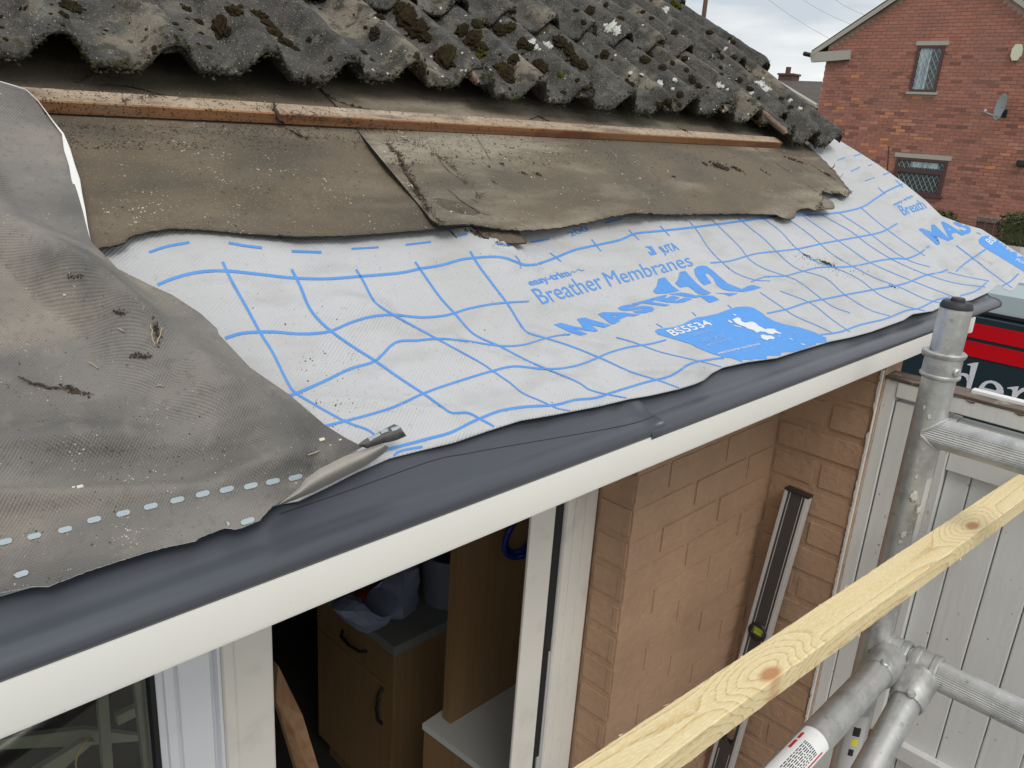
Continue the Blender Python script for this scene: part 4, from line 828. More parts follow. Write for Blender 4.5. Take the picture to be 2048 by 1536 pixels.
# ================================================================== LOOSE BITS ON THE ROOF
def scatter(name, n, region, bv, smin, smax, m, label, cat, off=0, bias=None, flat=.6):
    b = B(); k = 0; tries = 0
    while k < n and tries < n * 20:
        tries += 1; px = random.uniform(region[0], region[2]); py = random.uniform(region[1], region[3])
        if bias and random.random() > bias(px, py): continue
        h = cast(px, py, bv)
        if not h: continue
        P, nn = h; s = random.uniform(smin, smax) * random.uniform(.5, 1); a = Vector((random.gauss(0, 1), random.gauss(0, 1), random.gauss(0, 1))).normalized(); a = (a - nn * a.dot(nn)).normalized(); c = nn.cross(a)
        l = random.uniform(.8, 1.9); pts = []
        for th in (0, 1.3, 2.5, 3.8, 5.1): r_ = s * random.uniform(.6, 1.1); pts.append(P + a * math.cos(th) * r_ * l + c * math.sin(th) * r_ + nn * (s * .1))
        top = P + nn * s * flat + a * s * random.uniform(-.3, .3)
        b.add(pts + [top], [(i, (i + 1) % 5, 5) for i in range(5)]); k += 1
    o = b.build(name, m, fix=False); return tag(o, label, cat, kind='stuff')
def dens(seed, sc, lo): return lambda x, y: 1 if nz(x * sc, y * sc, seed) > lo else .25
scatter('grit', 1500, (100, 250, 900, 300), FLB, .0006, .0020, 'dirt', 'dark crumbs gathered under the near half of the batten', 'grit')
scatter('grit', 900, (780, 270, 1600, 330), FRB, .0007, .0024, 'dirt', 'dark crumbs gathered under the far half of the batten', 'grit')
scatter('grit', 2600, (200, 180, 1700, 470), FLB, .0005, .0016, 'grit', 'fine grit and moss crumbs over the nearer brown felt', 'grit', bias=dens(3, .006, .0))
scatter('grit', 2600, (760, 230, 1710, 470), FRB, .0006, .0020, 'grit', 'fine grit and moss crumbs over the bleached torn felt', 'grit', bias=dens(5, .006, .0))
scatter('grit', 1700, (0, 170, 720, 1180), GBV, .0003, .0009, 'grit', 'pale grit and dust over the dark grey sheet', 'grit', bias=dens(7, .005, .0))
scatter('grit', 260, (450, 480, 2000, 850), MBK, .0003, .0010, 'dirt', 'dark specks of dirt sprinkled over the blue printed membrane', 'grit', bias=dens(9, .006, .15))
scatter('grit', 110, (600, 700, 720, 860), MBK, .0004, .0010, 'dirt', 'dark crumbs by the edge of the grey sheet on the membrane', 'grit')
scatter('grit', 180, (1590, 505, 1740, 560), MBK, .0006, .0018, 'dirt', 'trail of dark crumbs on the far part of the membrane', 'grit', bias=lambda x, y: math.exp(-((y - 512 - (x - 1600) * .28) / 12) ** 2))
scatter('grit', 1300, (60, 180, 1520, 300), BTV, .0005, .0016, 'dirt', 'dirt crumbs lying on the old roof batten', 'grit')
# moss crumbs hanging beneath tile fronts
def clump(px, py, bv, size, n, label, cat='debris', m='dirt', name='moss_debris', sticks=0, ang=0, asp=2.0):
    h = cast(px, py, bv)
    if not h: return
    P, nn = h; s = size / F * P.dot(fwd); b = B(); x = (right * math.cos(ang) + down * math.sin(ang)); x = (x - nn * x.dot(nn)).normalized(); y = nn.cross(x); rnd = random.Random(int(px * 7 + py))
    for _ in range(n):
        u = rnd.gauss(0, .45); v = rnd.gauss(0, .45); c = P + x * u * s * asp + y * v * s * .6 + nn * s * rnd.uniform(.02, .35) * math.exp(-u * u - v * v); r_ = s * rnd.uniform(.08, .26)
        dirs = [Vector((rnd.gauss(0, 1), rnd.gauss(0, 1), rnd.gauss(0, 1))).normalized() for _ in range(6)]
        bm_pts = [c + d * r_ * rnd.uniform(.6, 1.2) for d in (Vector((1, 0, 0)), Vector((-1, 0, 0)), Vector((0, 1, 0)), Vector((0, -1, 0)), Vector((0, 0, 1)), Vector((0, 0, -1)))]
        b.add(bm_pts, [(0, 2, 4), (2, 1, 4), (1, 3, 4), (3, 0, 4), (2, 0, 5), (1, 2, 5), (3, 1, 5), (0, 3, 5)])
    for _ in range(sticks):
        a = rnd.uniform(-.9, .9) + rnd.choice((0, math.pi)); c = P + x * rnd.gauss(0, .3) * s * asp + y * rnd.gauss(0, .3) * s; d = (x * math.cos(a) + y * math.sin(a)) * s * rnd.uniform(.8, 1.8)
        b.tube([c - d * .5 + nn * s * .1, c + nn * s * rnd.uniform(.2, .45), c + d * .5 + nn * s * rnd.uniform(.02, .3)], s * .04, 5)
    tag(b.build(name, m, smooth=False), label, cat, 'scraps of moss and dirt fallen on the sheets')
def twig(pts, bv, w, label, m='dirt', name='twig', lift=.002):
    P = []
    for q in catmull(pts, 5):
        h = cast(q.x, q.y, bv)
        if h: j = w / F * h[0].dot(fwd) * .5; P.append(h[0] + h[1] * (lift + .001 * nz(q.x * .1, q.y * .1)) + right * nz(q.x * .13, q.y * .13, 4) * j * 1.6 + down * nz(q.x * .13, q.y * .13, 9) * j * 1.6)
    if len(P) < 2: return
    s = w / F * P[0].dot(fwd) / 2; b = B(); n = len(P); b.tube(P, [s * max(.15, .35 + .5 * math.sin(math.pi * (i + .5) / n) + .55 * nz(i * .9, w)) for i in range(n)], 6)
    tag(b.build(name, m, smooth=True), label, 'twig', 'twigs and root strands on the roof')
clump(150, 782, GBV, 14, 90, 'brown root clump with a thin tail lying on the grey sheet', sticks=8, ang=.2)
twig([(36, 755), (60, 768), (95, 777), (130, 780)], GBV, 7, 'thin tail of root trailing left across the grey sheet')
clump(148, 553, GBV, 10, 30, 'small dark crumb pile high on the grey sheet'); clump(240, 625, GBV, 11, 40, 'loose crumbs in the dark fold of the grey sheet', sticks=2)
clump(312, 660, GBV, 13, 30, 'straw and moss scrap standing in the grey sheet fold', sticks=7, ang=1.3); clump(285, 712, GBV, 13, 40, 'flat brown scrap below the straw on the grey sheet', sticks=3)
for k, (a, c_) in enumerate((((301, 650), (308, 693)), ((322, 655), (312, 690)), ((178, 727), (198, 739)), ((312, 771), (328, 776)), ((240, 656), (252, 664)))):
    twig([a, c_], GBV, 3.4, ['upright pale straw in the fold of the grey sheet', 'second pale straw leaning on the first straw', 'short pale straw near the root clump', 'tiny pale straw right of the root clump', 'pale splinter above the fold'][k], 'straw', 'straw')
clump(447, 902, GBV, 4, 10, 'single black crumb near the lower right of the grey sheet', asp=1)
twig([(612, 911), (625, 907), (637, 905)], GBV, 4, 'brown splinter beside the curled hem of the grey sheet', 'straw', 'splinter')
clump(955, 467, MBK, 13, 60, 'reddish brown moss clot caught beneath the torn felt end', sticks=4)
twig([(898, 462), (905, 468), (914, 477)], MBK, 3.5, 'dark curled felt thread near the torn felt end')
clump(1047, 347, FRB, 9, 30, 'larger round crumb in the row under the batten', asp=1); clump(1003, 328, FRB, 7, 24, 'crumb hanging on a cobweb right under the batten', asp=1); clump(979, 334, FRB, 6, 20, 'small crumb left of the cobweb crumb', asp=1)
clump(1075, 348, FRB, 9, 26, 'round moss crumb at the middle of the bleached felt', asp=1); clump(1347, 354, FRB, 8, 22, 'moss crumb further right on the bleached felt', asp=1); clump(990, 366, FRB, 7, 20, 'flat crumb on the lapped felt edge', asp=1.4)
clump(1440, 334, FRB, 15, 70, 'mossy heap near the right end of the bleached felt', asp=1.5); clump(1472, 339, FRB, 12, 45, 'smaller mossy heap right of the larger one', asp=1.5); clump(1590, 322, FRB, 10, 50, 'dark crumbs along the ragged felt end', asp=3)
clump(1412, 330, FRB, 9, 26, 'thin crumb heap left of the mossy heap', asp=1.5); clump(1530, 345, FRB, 8, 24, 'crumbs on the right bleached part of the felt', asp=2); clump(1655, 350, FRB, 9, 30, 'crumbs on the outer tip of the felt', asp=2)
clump(1655, 528, MBK, 9, 60, 'brown crumb heap in the trail on the far membrane', sticks=6, asp=3); clump(1785, 574, MBK, 6, 24, 'dark flake on the membrane near the scaffold post', asp=2.2); clump(1612, 512, MBK, 7, 26, 'dark crumbs at the left of the far trail', asp=2.5)
twig([(545, 207), (552, 228), (562, 243), (580, 262), (605, 277)], BTV, 9, 'thick dark root hanging over the batten'); twig([(580, 262), (605, 277), (614, 280)], FLB, 6, 'lower end of the dark root lying on the felt')
twig([(150, 168), (175, 155), (205, 142), (240, 122)], FLB, 5, 'root strand running up under the tiles'); twig([(200, 172), (250, 174), (300, 185), (350, 200)], FLB, 4, 'dark strand lying above the batten')
twig([(640, 180), (665, 200), (700, 213), (740, 222)], FLB, 6, 'root strand above the batten near its middle'); twig([(950, 272), (965, 295), (985, 330)], FRB, 1.2, 'grey web strand below the batten')
twig([(870, 300), (880, 325), (905, 350), (935, 368)], FRB, 1.6, 'crack strand along the felt lap'); twig([(892, 378), (930, 410), (960, 428), (980, 432)], FRB, 2, 'dark dirt line on the lapped felt')
twig([(795, 305), (803, 330), (815, 352), (832, 378), (850, 405)], FRB, 7, 'frayed dark edge of the torn felt'); twig([(1060, 240), (1075, 235), (1100, 245), (1115, 256)], FRB, 3, 'thin dark bulge strand right of centre above the batten')
clump(345, 190, BTV, 10, 50, 'fibrous dirt nest on top of the batten', sticks=12, asp=3); clump(720, 222, FLB, 12, 60, 'dirt heap above the batten near the torn felt', asp=2.5); clump(1370, 262, BTV, 7, 40, 'crumb heap at the far end of the batten', asp=2)
# frayed felt fibres and torn crumbs along the tear and the ragged end
def fray(pts, bv, n, ln, label, w=.7):
    rr_ = random.Random(n); P2 = catmull(pts, 3); b = B()
    for _ in range(n):
        q = P2[rr_.randrange(len(P2))] + Vector((rr_.gauss(0, 2.5), rr_.gauss(0, 2.5))); h = cast(q.x, q.y, bv)
        if not h: continue
        s = h[0].dot(fwd) / F; d = (right * rr_.gauss(0, 1) + down * rr_.gauss(0, 1)).normalized(); l = ln * s * rr_.uniform(.4, 1.2); a = h[0] + h[1] * s * 1.2
        b.tube([a, a + d * l * .5 + h[1] * s * rr_.uniform(0, 3), a + d * l + h[1] * s * rr_.uniform(-1, 3) + down * s * rr_.uniform(-2, 2)], [s * w, s * w * .8, s * w * .4], 4)
    o = b.build('felt_fibres', 'dirt', fix=False); tag(o, label, 'debris', kind='stuff')
fray([(775, 287), (800, 320), (828, 376), (850, 412), (882, 448)], FRB, 170, 13, 'frayed dark fibres along the tear in the felt')
fray([(1591, 428), (1640, 417), (1645, 385), (1700, 388), (1670, 340), (1640, 312)], FRB, 120, 9, 'frayed fibres along the ragged right felt end')
fray([(780, 280), (830, 290), (900, 330), (960, 400)], FRB, 90, 22, 'dark fibre strands strewn over the lapped felt', .5)
fray([(500, 215), (620, 235), (760, 255), (900, 268)], BTV, 160, 16, 'fibre strands caught on the roof batten', .5)
fray([(240, 205), (330, 190), (380, 195)], BTV, 90, 16, 'fibre nest strands on the near part of the batten', .5)
fray([(60, 250), (300, 262), (520, 270), (740, 285)], FLB, 120, 12, 'fibres and root hairs below the batten', .5)
b = B()
for q, r_ in (((160, 975), 6), ((147, 975), 3), ((643, 880), 6), ((680, 880), 3), ((130, 590), 3), ((300, 480), 2)):
    h = cast(*q, GBV)
    if h: s = r_ / F * h[0].dot(fwd); b.box(-Vector((s, s * .6, s * .35)), Vector((s, s * .6, s * .35)), Matrix.Translation(h[0] + h[1] * s * .3) @ RB, bev=s * .25)
tag(b.build('pale_chips', 'pebble', smooth=True), 'small pale stone chips lying on the grey sheet', 'grit', kind='stuff')

# ================================================================== SCAFFOLD
PX, PY = 1.383, .375
sc_ = thing('scaffold_tower', 'upright aluminium scaffold frame with ribbed rungs by the gate', 'scaffold', (PX, PY, GZ)); SM = Matrix.Translation((PX, PY, GZ))
def sp(b, name, m, smooth=True, auto=35): return under(b.build(name, m, smooth=smooth, auto=auto), sc_, SM)
b = B(); b.tube([(PX, PY, GZ), (PX, PY, -1.5), (PX, PY, -.8), (PX, PY, -.34)], .0254, 40); sp(b, 'standard', 'alu')
b = B(); seg = 48; rr = .0228
V_ = []; zs = [-.345, -.300, -.243, -.238]
for z in zs:
    for k in range(seg):
        th = 2 * math.pi * k / seg; q = rr + .0011 * (1 if (k // 4) % 2 else 0) - (.0008 if z > -.24 else 0); V_.append(Vector((PX + q * math.cos(th), PY + q * math.sin(th), z)))
b.add(V_, [(i * seg + k, i * seg + (k + 1) % seg, (i + 1) * seg + (k + 1) % seg, (i + 1) * seg + k) for i in range(3) for k in range(seg)]); sp(b, 'spigot', 'alu')
b = B(); b.lathe([(.0, .009), (.020, .009), (.0225, .006), (.0240, .001), (.0240, -.002), (.0, -.002)], (PX, PY, -.236)); b.lathe([(0, .006), (.0095, .006), (.0105, .004), (.0105, 0)], (PX, PY, -.2275)); sp(b, 'end_cap', 'rubber')
b = B(); b.lathe([(.0245, 0), (.0275, .0), (.0305, .003), (.0305, .006), (.0285, .008), (.0280, .034), (.0300, .036), (.0318, .039), (.0318, .042), (.0295, .044), (.0240, .044)], (PX, PY, -.352), seg=40); sp(b, 'collar', 'alu_cast')
for dx, dy, z in ((-.012, .0265, -.313), (-.014, -.0285, -.335)):
    b = B(); ax = Vector((dx, dy, 0)).normalized(); b.lathe([(0, .007), (.005, .007), (.0068, .005), (.0070, 0)], Vector((PX, PY, z)) + ax * .026, ax, 16); b.lathe([(0, .0078), (.0025, .0078)], Vector((PX, PY, z)) + ax * .026, ax, 10); sp(b, 'bolt', 'alu_cast')
def rung(z, y1, name='rung'):
    b = B(); b.tube([(PX, PY - .0, z), (PX, PY - .03, z), (PX, PY - .3, z), (PX, y1, z)], .0248, 168, .00055, 42); sp(b, name, 'alu')
    b = B(); n = 40; pts = []
    for k in range(n + 1):
        th = 2 * math.pi * k / n; u, v = .0262 * math.cos(th), .0262 * math.sin(th); pts.append(Vector((PX + u, PY - math.sqrt(max(0, .0258 ** 2 - u * u)), z + v)))
    b.tube(pts, .0022, 8, caps=False); sp(b, 'weld', 'alu_cast')
ZR1, ZR2 = -.443, -.862
rung(ZR1, -1.2); rung(ZR2, -1.2); rung(-1.36, -1.2); rung(-1.86, -1.2); rung(-2.36, -1.2)
b = B(); b.tube([(PX, -1.2, GZ), (PX, -1.2, -.34)], .0254, 32); sp(b, 'standard', 'alu')
# dried plaster and stickers
for q, s in (((1828, 993), 9), ((1838, 1020), 6), ((1806, 1070), 6), ((1848, 815), 3), ((1858, 835), 4), ((1832, 955), 3), ((1800, 1085), 4), ((1893, 905), 3)):
    r_ = ray(*q); r2 = Vector((r_.x, r_.y)).normalized(); P_ = Vector((PX, PY)) - r2 * .0256; k = P_.length / Vector((r_.x, r_.y)).length; off = (s / F) * 1.3
    c = Vector((r_.x * k, r_.y * k, r_.z * k)); bm = blob_mesh('plaster_splash', q[0], .10, 'plaster', .9, 3, 2.5); o = link('plaster_splash', bm); n_ = Vector((c.x - PX, c.y - PY, 0)).normalized(); z_ = Vector((0, 0, 1)); x_ = z_.cross(n_)
    Mx = Matrix((x_, z_, n_)).transposed().to_4x4() @ Matrix.Diagonal((off * .8, off * 1.3, off * .25, 1)); Mx.translation = c; under(o, sc_, SM); o.matrix_basis = Mx
def cyl_patch(c, ax, r, a0, a1, l0, l1, ref, n=16, nl=2):
    ax = ax.normalized(); ref = (ref - ax * ref.dot(ax)).normalized(); s_ = ax.cross(ref); V_ = []
    for i in range(nl + 1):
        for k in range(n + 1):
            th = a0 + (a1 - a0) * k / n; V_.append(Vector(c) + ax * (l0 + (l1 - l0) * i / nl) + (ref * math.cos(th) + s_ * math.sin(th)) * r)
    return V_, [(i * (n + 1) + k, i * (n + 1) + k + 1, (i + 1) * (n + 1) + k + 1, (i + 1) * (n + 1) + k) for i in range(nl) for k in range(n)]
def cyl_text(s, c, ax, r, th0, l0, size, ref, m, vertical=False, bold=0):
    V2, F2 = text2(s, bold, .15, nrm=False); ax = ax.normalized(); ref = (ref - ax * ref.dot(ax)).normalized(); s_ = ax.cross(ref); V_ = []
    for x, y in V2:
        if vertical: l, a = l0 + x * size, th0 + y * size / r
        else: l, a = l0 + y * size, th0 + x * size / r
        V_.append(Vector(c) + ax * l + (ref * math.cos(a) + s_ * math.sin(a)) * r)
    return V_, F2
cf = Vector((-PX, -PY, 0)).normalized(); up_ = Vector((0, 0, 1))
b = B(); b.add(*cyl_patch((PX, PY, 0), up_, .0257, -.35, .9, -.945, -.893, cf)); under(b.build('sticker', 'gasket_and_gap', fix=False), sc_, SM)
b = B(); b.add(*cyl_text('MAX', (PX, PY, 0), up_, .0259, -.05, -.906, .012, cf, 'whiteink', bold=.02)); under(b.build('sticker_print', 'sticker', fix=False), sc_, SM)
b = B(); b.add(*cyl_patch((PX, PY, 0), up_, .0259, -.1, .9, -.912, -.910, cf)); under(b.build('sticker_print', 'yellow', fix=False), sc_, SM)
b = B(); b.add(*cyl_text('LOAD 200', (PX, PY, 0), up_, .0259, -.2, -.926, .006, cf, 'yellow', bold=.02)); under(b.build('sticker_print', 'yellow', fix=False), sc_, SM)
b = B(); b.add(*cyl_patch((PX, PY, 0), up_, .0257, .75, 1.5, -.74, -.52, cf, nl=4)); under(b.build('sticker', 'silver', fix=False), sc_, SM)
b = B(); b.add(*cyl_text('UNE', (PX, PY, 0), -up_, .0260, -1.25, .655, .016, cf, 'blackink', True, .02)); under(b.build('sticker_print', 'blackink', fix=False), sc_, SM)
b = B(); b.add(*cyl_patch((PX, PY, 0), up_, .0257, -.5, .9, -1.20, -1.0, cf, nl=4)); under(b.build('sticker', 'silver', fix=False), sc_, SM)
b = B(); b.add(*cyl_patch((PX, PY, 0), up_, .0259, .0, .5, -1.045, -1.025, cf)); under(b.build('sticker_print', 'blackink', fix=False), sc_, SM)
b = B(); b.add(*cyl_patch((PX, PY, 0), up_, .0259, .0, .35, -1.09, -1.075, cf)); under(b.build('sticker_print', 'blackink', fix=False), sc_, SM)
b = B(); b.add(*cyl_patch((PX, PY, 0), up_, .0259, .05, .5, -1.066, -1.052, cf)); under(b.build('sticker_print', 'yellow', fix=False), sc_, SM)

# the two braces hooked over the lower rung
def brace(name, label, yc, d, L_, rr_):
    t_ = thing(name, label, 'scaffold brace', (PX, yc, ZR2)); TM_ = Matrix.Translation((PX, yc, ZR2)); d = Vector(d).normalized(); c = Vector((PX, yc, ZR2)); o_ = c - Vector((.0, 0, 0))
    b = B(); b.lathe([(.0258, -.023), (.031, -.023), (.0335, -.020), (.0335, -.012), (.0318, -.010), (.0318, .008), (.0338, .010), (.0338, .019), (.031, .023), (.0258, .023)], c, Vector((0, 1, 0)), 36); under(b.build('hook', 'alu_cast', smooth=True, auto=35), t_, TM_)
    b = B(); b.tube([c + d * .020, c + d * .045, c + d * .075, c + d * .082], [.031, .0305, .0298, .027], 32); under(b.build('socket', 'alu_cast', smooth=True, auto=35), t_, TM_)
    b = B(); b.tube([c + d * .028, c + d * .30, c + d * L_], rr_, 36); under(b.build('tube', 'alu', smooth=True, auto=35), t_, TM_)
    b = B(); q = c + d * .045 + Vector((0, -1, 0)).cross(d) * .0; ax = (-ray(1800, 1400)).normalized(); ax = (ax - d * ax.dot(d)).normalized(); b.lathe([(0, .006), (.006, .006), (.008, .004), (.008, 0)], c + d * .078 + ax * .0245, ax, 14); under(b.build('rivet', 'alu_cast', smooth=True, auto=35), t_, TM_)
    return t_, TM_, c, d
bA, bAM, cA, dA = brace('scaffold_brace', 'left aluminium brace with the white label, hooked over the lower rung', .3385, (-1, 0, .0), 1.7, .0252)
bB, bBM, cB, dB = brace('scaffold_brace', 'right aluminium brace sloping down steeply, hooked over the lower rung', .2875, (-.207, -.006, -.079), 2.2, .0235)
bA['group'] = bB['group'] = 'braces hooked on the lower rung'
refA = -ray(1630, 1500)
b = B(); b.add(*cyl_patch(cA, dA, .0256, -1.0, .95, .325, .50, refA, 24, 6)); under(b.build('label_sticker', 'sticker', fix=False), bA, bAM)
b = B()
for k in range(9):
    a = -.62 + k * .11; l = .36
    while l < .48:
        w_ = random.uniform(.004, .012); b.add(*cyl_patch(cA, dA, .0258, a, a + .055, l, l + w_, refA, 2, 1)); l += w_ + .0025
under(b.build('label_print', 'blackink', fix=False), bA, bAM)
b = B(); b.add(*cyl_patch(cA, dA, .0258, .62, .80, .345, .362, refA, 4, 1)); b.add(*cyl_patch(cA, dA, .0258, .62, .80, .367, .39, refA, 4, 1)); b.add(*cyl_patch(cA, dA, .0258, -.85, -.75, .345, .48, refA, 4, 1)); under(b.build('label_print', 'redink', fix=False), bA, bAM)

# ------------------------------------------------------------------ fresh timber batten leaning on the scaffold post
aT = Vector((1, -.0655, 0)).normalized(); nT = Vector((-aT.y, aT.x, 0)).normalized(); OT = Vector((.24, .4125 - .065 * .24 - .0005, -.598))
V_ = []; n = 300; ch = .0012; wT, hT = .0485, .0317
rr = [(ch, 0), (wT - ch, 0), (wT, -ch), (wT, -hT + ch), (wT - ch, -hT), (ch, -hT), (0, -hT + ch), (0, -ch)]
for i in range(n + 1):
    s = 1.556 * i / n
    for k, (y, z) in enumerate(rr): V_.append(Vector((s, -y + .0008 * nz(s * 40, k * .7, 1) + .0005 * nz(s * 160, k, 2), z + .0006 * nz(s * 40, k * .7, 5) + .0004 * nz(s * 150, k, 4))))
m_ = 8; F_ = [(i * m_ + k, i * m_ + (k + 1) % m_, (i + 1) * m_ + (k + 1) % m_, (i + 1) * m_ + k) for i in range(n) for k in range(m_)] + [tuple(range(m_)), tuple(n * m_ + k for k in range(m_))[::-1]]
for _ in range(26):   # loose sawn fibres along the arrises
    s = random.uniform(.3, 1.4); y, z = random.choice(((0, 0), (-wT, -hT), (-wT, 0))); k = len(V_); V_ += [Vector((s, y, z)), Vector((s + .006, y, z)), Vector((s + random.uniform(-.004, .012), y + random.uniform(-.003, .003), z + random.uniform(-.003, .003)))]; F_.append((k, k + 1, k + 2))
b = B(); b.add(V_, F_); tb = b.build('timber_batten', 'timber', fix=True); tb.matrix_basis = Matrix((aT, nT, Vector((0, 0, 1)))).transposed().to_4x4(); tb.location = OT
tag(tb, 'fresh yellow sawn timber batten with two knots crossing in front of the scaffold', 'timber')

# ================================================================== GATE
gate = thing('side_gate', 'grey white painted boarded gate in a wooden frame behind the scaffold', 'gate', (1.82, .2, GZ)); GX = Matrix.Translation((1.82, .2, GZ))
def gp(b, name, m='gatep'): return under(b.build(name, m, smooth=False), gate, GX)
b = B(); b.box((1.803, .566, GZ), (1.86, .5935, -.487), bev=.002); gp(b, 'frame_post')
b = B(); b.box((1.806, .456, -1.085), (1.850, .563, -.535), bev=.0025); gp(b, 'cover_board')
b = B(); b.prism([(1.806, .563, -1.10), (1.806, .563, GZ), (1.806, .456, GZ), (1.806, .456, -1.168)], (.045, 0, 0)); gp(b, 'cover_board')
b = B(); b.box((1.800, -1.2, -.525), (1.850, .5655, -.4905), bev=.002); gp(b, 'top_rail')
b = B(); n = 60; V_ = []
for i in range(n + 1):
    y = .60 - 1.8 * i / n; V_ += [Vector((1.799 + .002 * nz(y * 30, 2), y, -.4905)), Vector((1.797 + .003 * nz(y * 45, 4), y, -.483 + .002 * nz(y * 20, 1))), Vector((1.852, y, -.480 + .002 * nz(y * 20, 7))), Vector((1.852, y, -.4905))]
b.add(V_, [(4 * i + k, 4 * i + k + 1, 4 * i + k + 5, 4 * i + k + 4) for i in range(n) for k in range(3)]); gp(b, 'weathered_top', 'oldwood')
b = B(); b.box((1.828, -1.2, -.482), (1.850, .43, -.474), bev=.0015); gp(b, 'top_bead', 'white')
b = B(); rnd = random.Random(4); y = .43
while y > -.3:
    l = rnd.uniform(.012, .05)
    if rnd.random() < .6:
        pts = [(1.7985, y, -.4915), (1.7985, y - l, -.4915), (1.7985, y - l * .8, -.4935 - rnd.uniform(0, .004)), (1.7985, y - l * .45, -.4935 - rnd.uniform(0, .008)), (1.7985, y - l * .15, -.493 - rnd.uniform(0, .004))]; b.add(pts, [(0, 1, 2, 3, 4)])
    y -= l
gp(b, 'bare_wood_patch', 'rot')
b = B(); b.box((1.806, .438, GZ), (1.85, .4555, -.5405), bev=.0015); gp(b, 'stile')
b = B(); b.box((1.812, -1.2, -.655), (1.845, .4365, -.542), bev=.002); gp(b, 'upper_ledge')
b = B(); b.box((1.806, -1.2, -1.385), (1.84, .4365, -1.345), bev=.002); gp(b, 'middle_ledge')
ys = [.4365, .387] + [.310 - .0775 * k for k in range(0, 19)]
for y0, y1 in zip(ys, ys[1:]):
    b = B(); b.box((1.826, y1 + .0012, GZ), (1.845, y0 - .0012, -.657), bev=.0025); gp(b, 'board')
b = B(); b.box((1.849, .452, -1.32), (1.852, .566, -.53)); gp(b, 'dark_backing', 'gasket_and_gap') if False else None
# rotten lumps on the frame post
for q, s in (((1700, 1425), .014), ((1736, 1480), .016), ((1727, 1500), .012), ((1706, 1430), .010)):
    P_ = plane(*q, (1, 0, 0), 1.803); o = link('rotten_patch', blob_mesh('rotten_patch', q[0], .35, 'rot', .8, 3), None); Mx = Matrix((Vector((0, 1, 0)), Vector((0, 0, 1)), Vector((1, 0, 0)))).transposed().to_4x4() @ Matrix.Diagonal((s, s * 1.6, s, 1)); Mx.translation = P_; under(o, gate, GX); o.matrix_basis = Mx
# dark brick wall glimpsed through the broken board
nw = thing('garden_wall', 'dark purple brick wall glimpsed through the gap in the gate boards', 'wall', (2.1, .55, GZ)); NX = Matrix.Translation((2.1, .55, GZ))
b = B(); b.box((2.105, .30, GZ), (2.2, .95, -.9)); under(b.build('mortar_bed', 'mortar'), nw, NX)
k = 0; z = -.91
while z > -1.6:
    y = .30 + (.056 if k % 2 else 0)
    while y < .95:
        b = B(); b.box((2.095, y, z - .065), (2.15, min(y + .215 if k % 2 == 0 else y + .1025, .95), z), bev=.003); under(b.build('brick', 'purplebrick'), nw, NX); y += .225 if k % 2 == 0 else .1125
    z -= .075; k += 1

# ================================================================== SPIRIT LEVEL
lt = Vector((1.765, .720, -.808)); lb = lt + (Vector((1.700, .768, -1.76)) - lt).normalized() * 1.8
lv = thing('spirit_level', 'long dark grey spirit level leaning in the brick corner', 'spirit level', tuple(lb)); LX = Matrix.Translation(lb)
zl = (lt - lb).normalized(); xl = Vector((0, -1, 0)); xl = (xl - zl * xl.dot(zl)).normalized(); yl = zl.cross(xl); Lm = Matrix((xl, yl, zl)).transposed().to_4x4(); Lm.translation = lb; LL = (lt - lb).length
if yl.x > 0: pass
def lp(b, name, m, smooth=False): o = under(b.build(name, m, smooth=smooth), lv, LX); o.matrix_basis = Lm; return o
fy = 1 if yl.x < 0 else -1      # face turned to the camera side
W_ = .030; T_ = .012
def face(z0, z1, x0, x1, d0, d1): bb = B(); bb.box((x0, fy * d0 if fy > 0 else -d1, z0), (x1, d1 if fy > 0 else -d0, z1)); return bb
hz0, hz1 = LL - .75, LL - .60; vz = LL - .385
b = B(); b.box((-W_, -T_, 0), (-.022, T_, LL), bev=.001); b.box((.022, -T_, 0), (W_, T_, LL), bev=.001); lp(b, 'edge_rail', 'silver')
for z0, z1 in ((0, .02 + hz0 - .0), (hz1, LL)):
    b = B(); b.box((-.0218, -T_ * .7, z0), (.0218, T_ * .7, z1)); lp(b, 'web', 'levelgrey')
b = B(); b.box((-.0218, -T_ * .7, hz0 + .02), (-.014, T_ * .7, hz1)); b.box((.014, -T_ * .7, hz0 + .02), (.0218, T_ * .7, hz1)); lp(b, 'web', 'levelgrey')
for x in (-.0155, .0155):
    b = B(); b.box((x - .0008, -T_ * .7 - .0006, 0), (x + .0008, T_ * .7 + .0006, hz0 - .01)); b.box((x - .0008, -T_ * .7 - .0006, hz1 + .01), (x + .0008, T_ * .7 + .0006, LL)); lp(b, 'silver_line', 'silver')
b = B(); b.box((-W_ - .001, -T_ - .001, LL), (W_ + .001, T_ + .001, LL + .006), bev=.001); lp(b, 'end_cap', 'blackp')
b = B(); zc0, zc1 = hz0 + .03, hz1 - .01; pts = []
for k in range(33):
    th = 2 * math.pi * k / 32; pts.append(Vector((.0145 * math.cos(th), 0, (zc1 if math.sin(th) >= 0 else zc0) + .0145 * math.sin(th))))
b.tube(pts, .0062, 10, caps=False); lp(b, 'hand_hole_grip', 'blackp', True)
b = B(); b.lathe([(.0185, -T_ - .003), (.0245, -T_ - .003), (.0245, T_ + .003), (.0185, T_ + .003), (.0185, -T_ - .003)], (0, 0, vz), Vector((0, 1, 0)), 28); lp(b, 'vial_ring', 'blackp', True)
b = B(); b.tube([(-.0165, 0, vz - .003), (0, 0, vz), (.0165, 0, vz + .003)], .0095, 14); b.box((-.0165, -T_ * .72, vz - .015), (.0165, T_ * .72, vz + .015)) if False else None; lp(b, 'vial', 'vial', True)
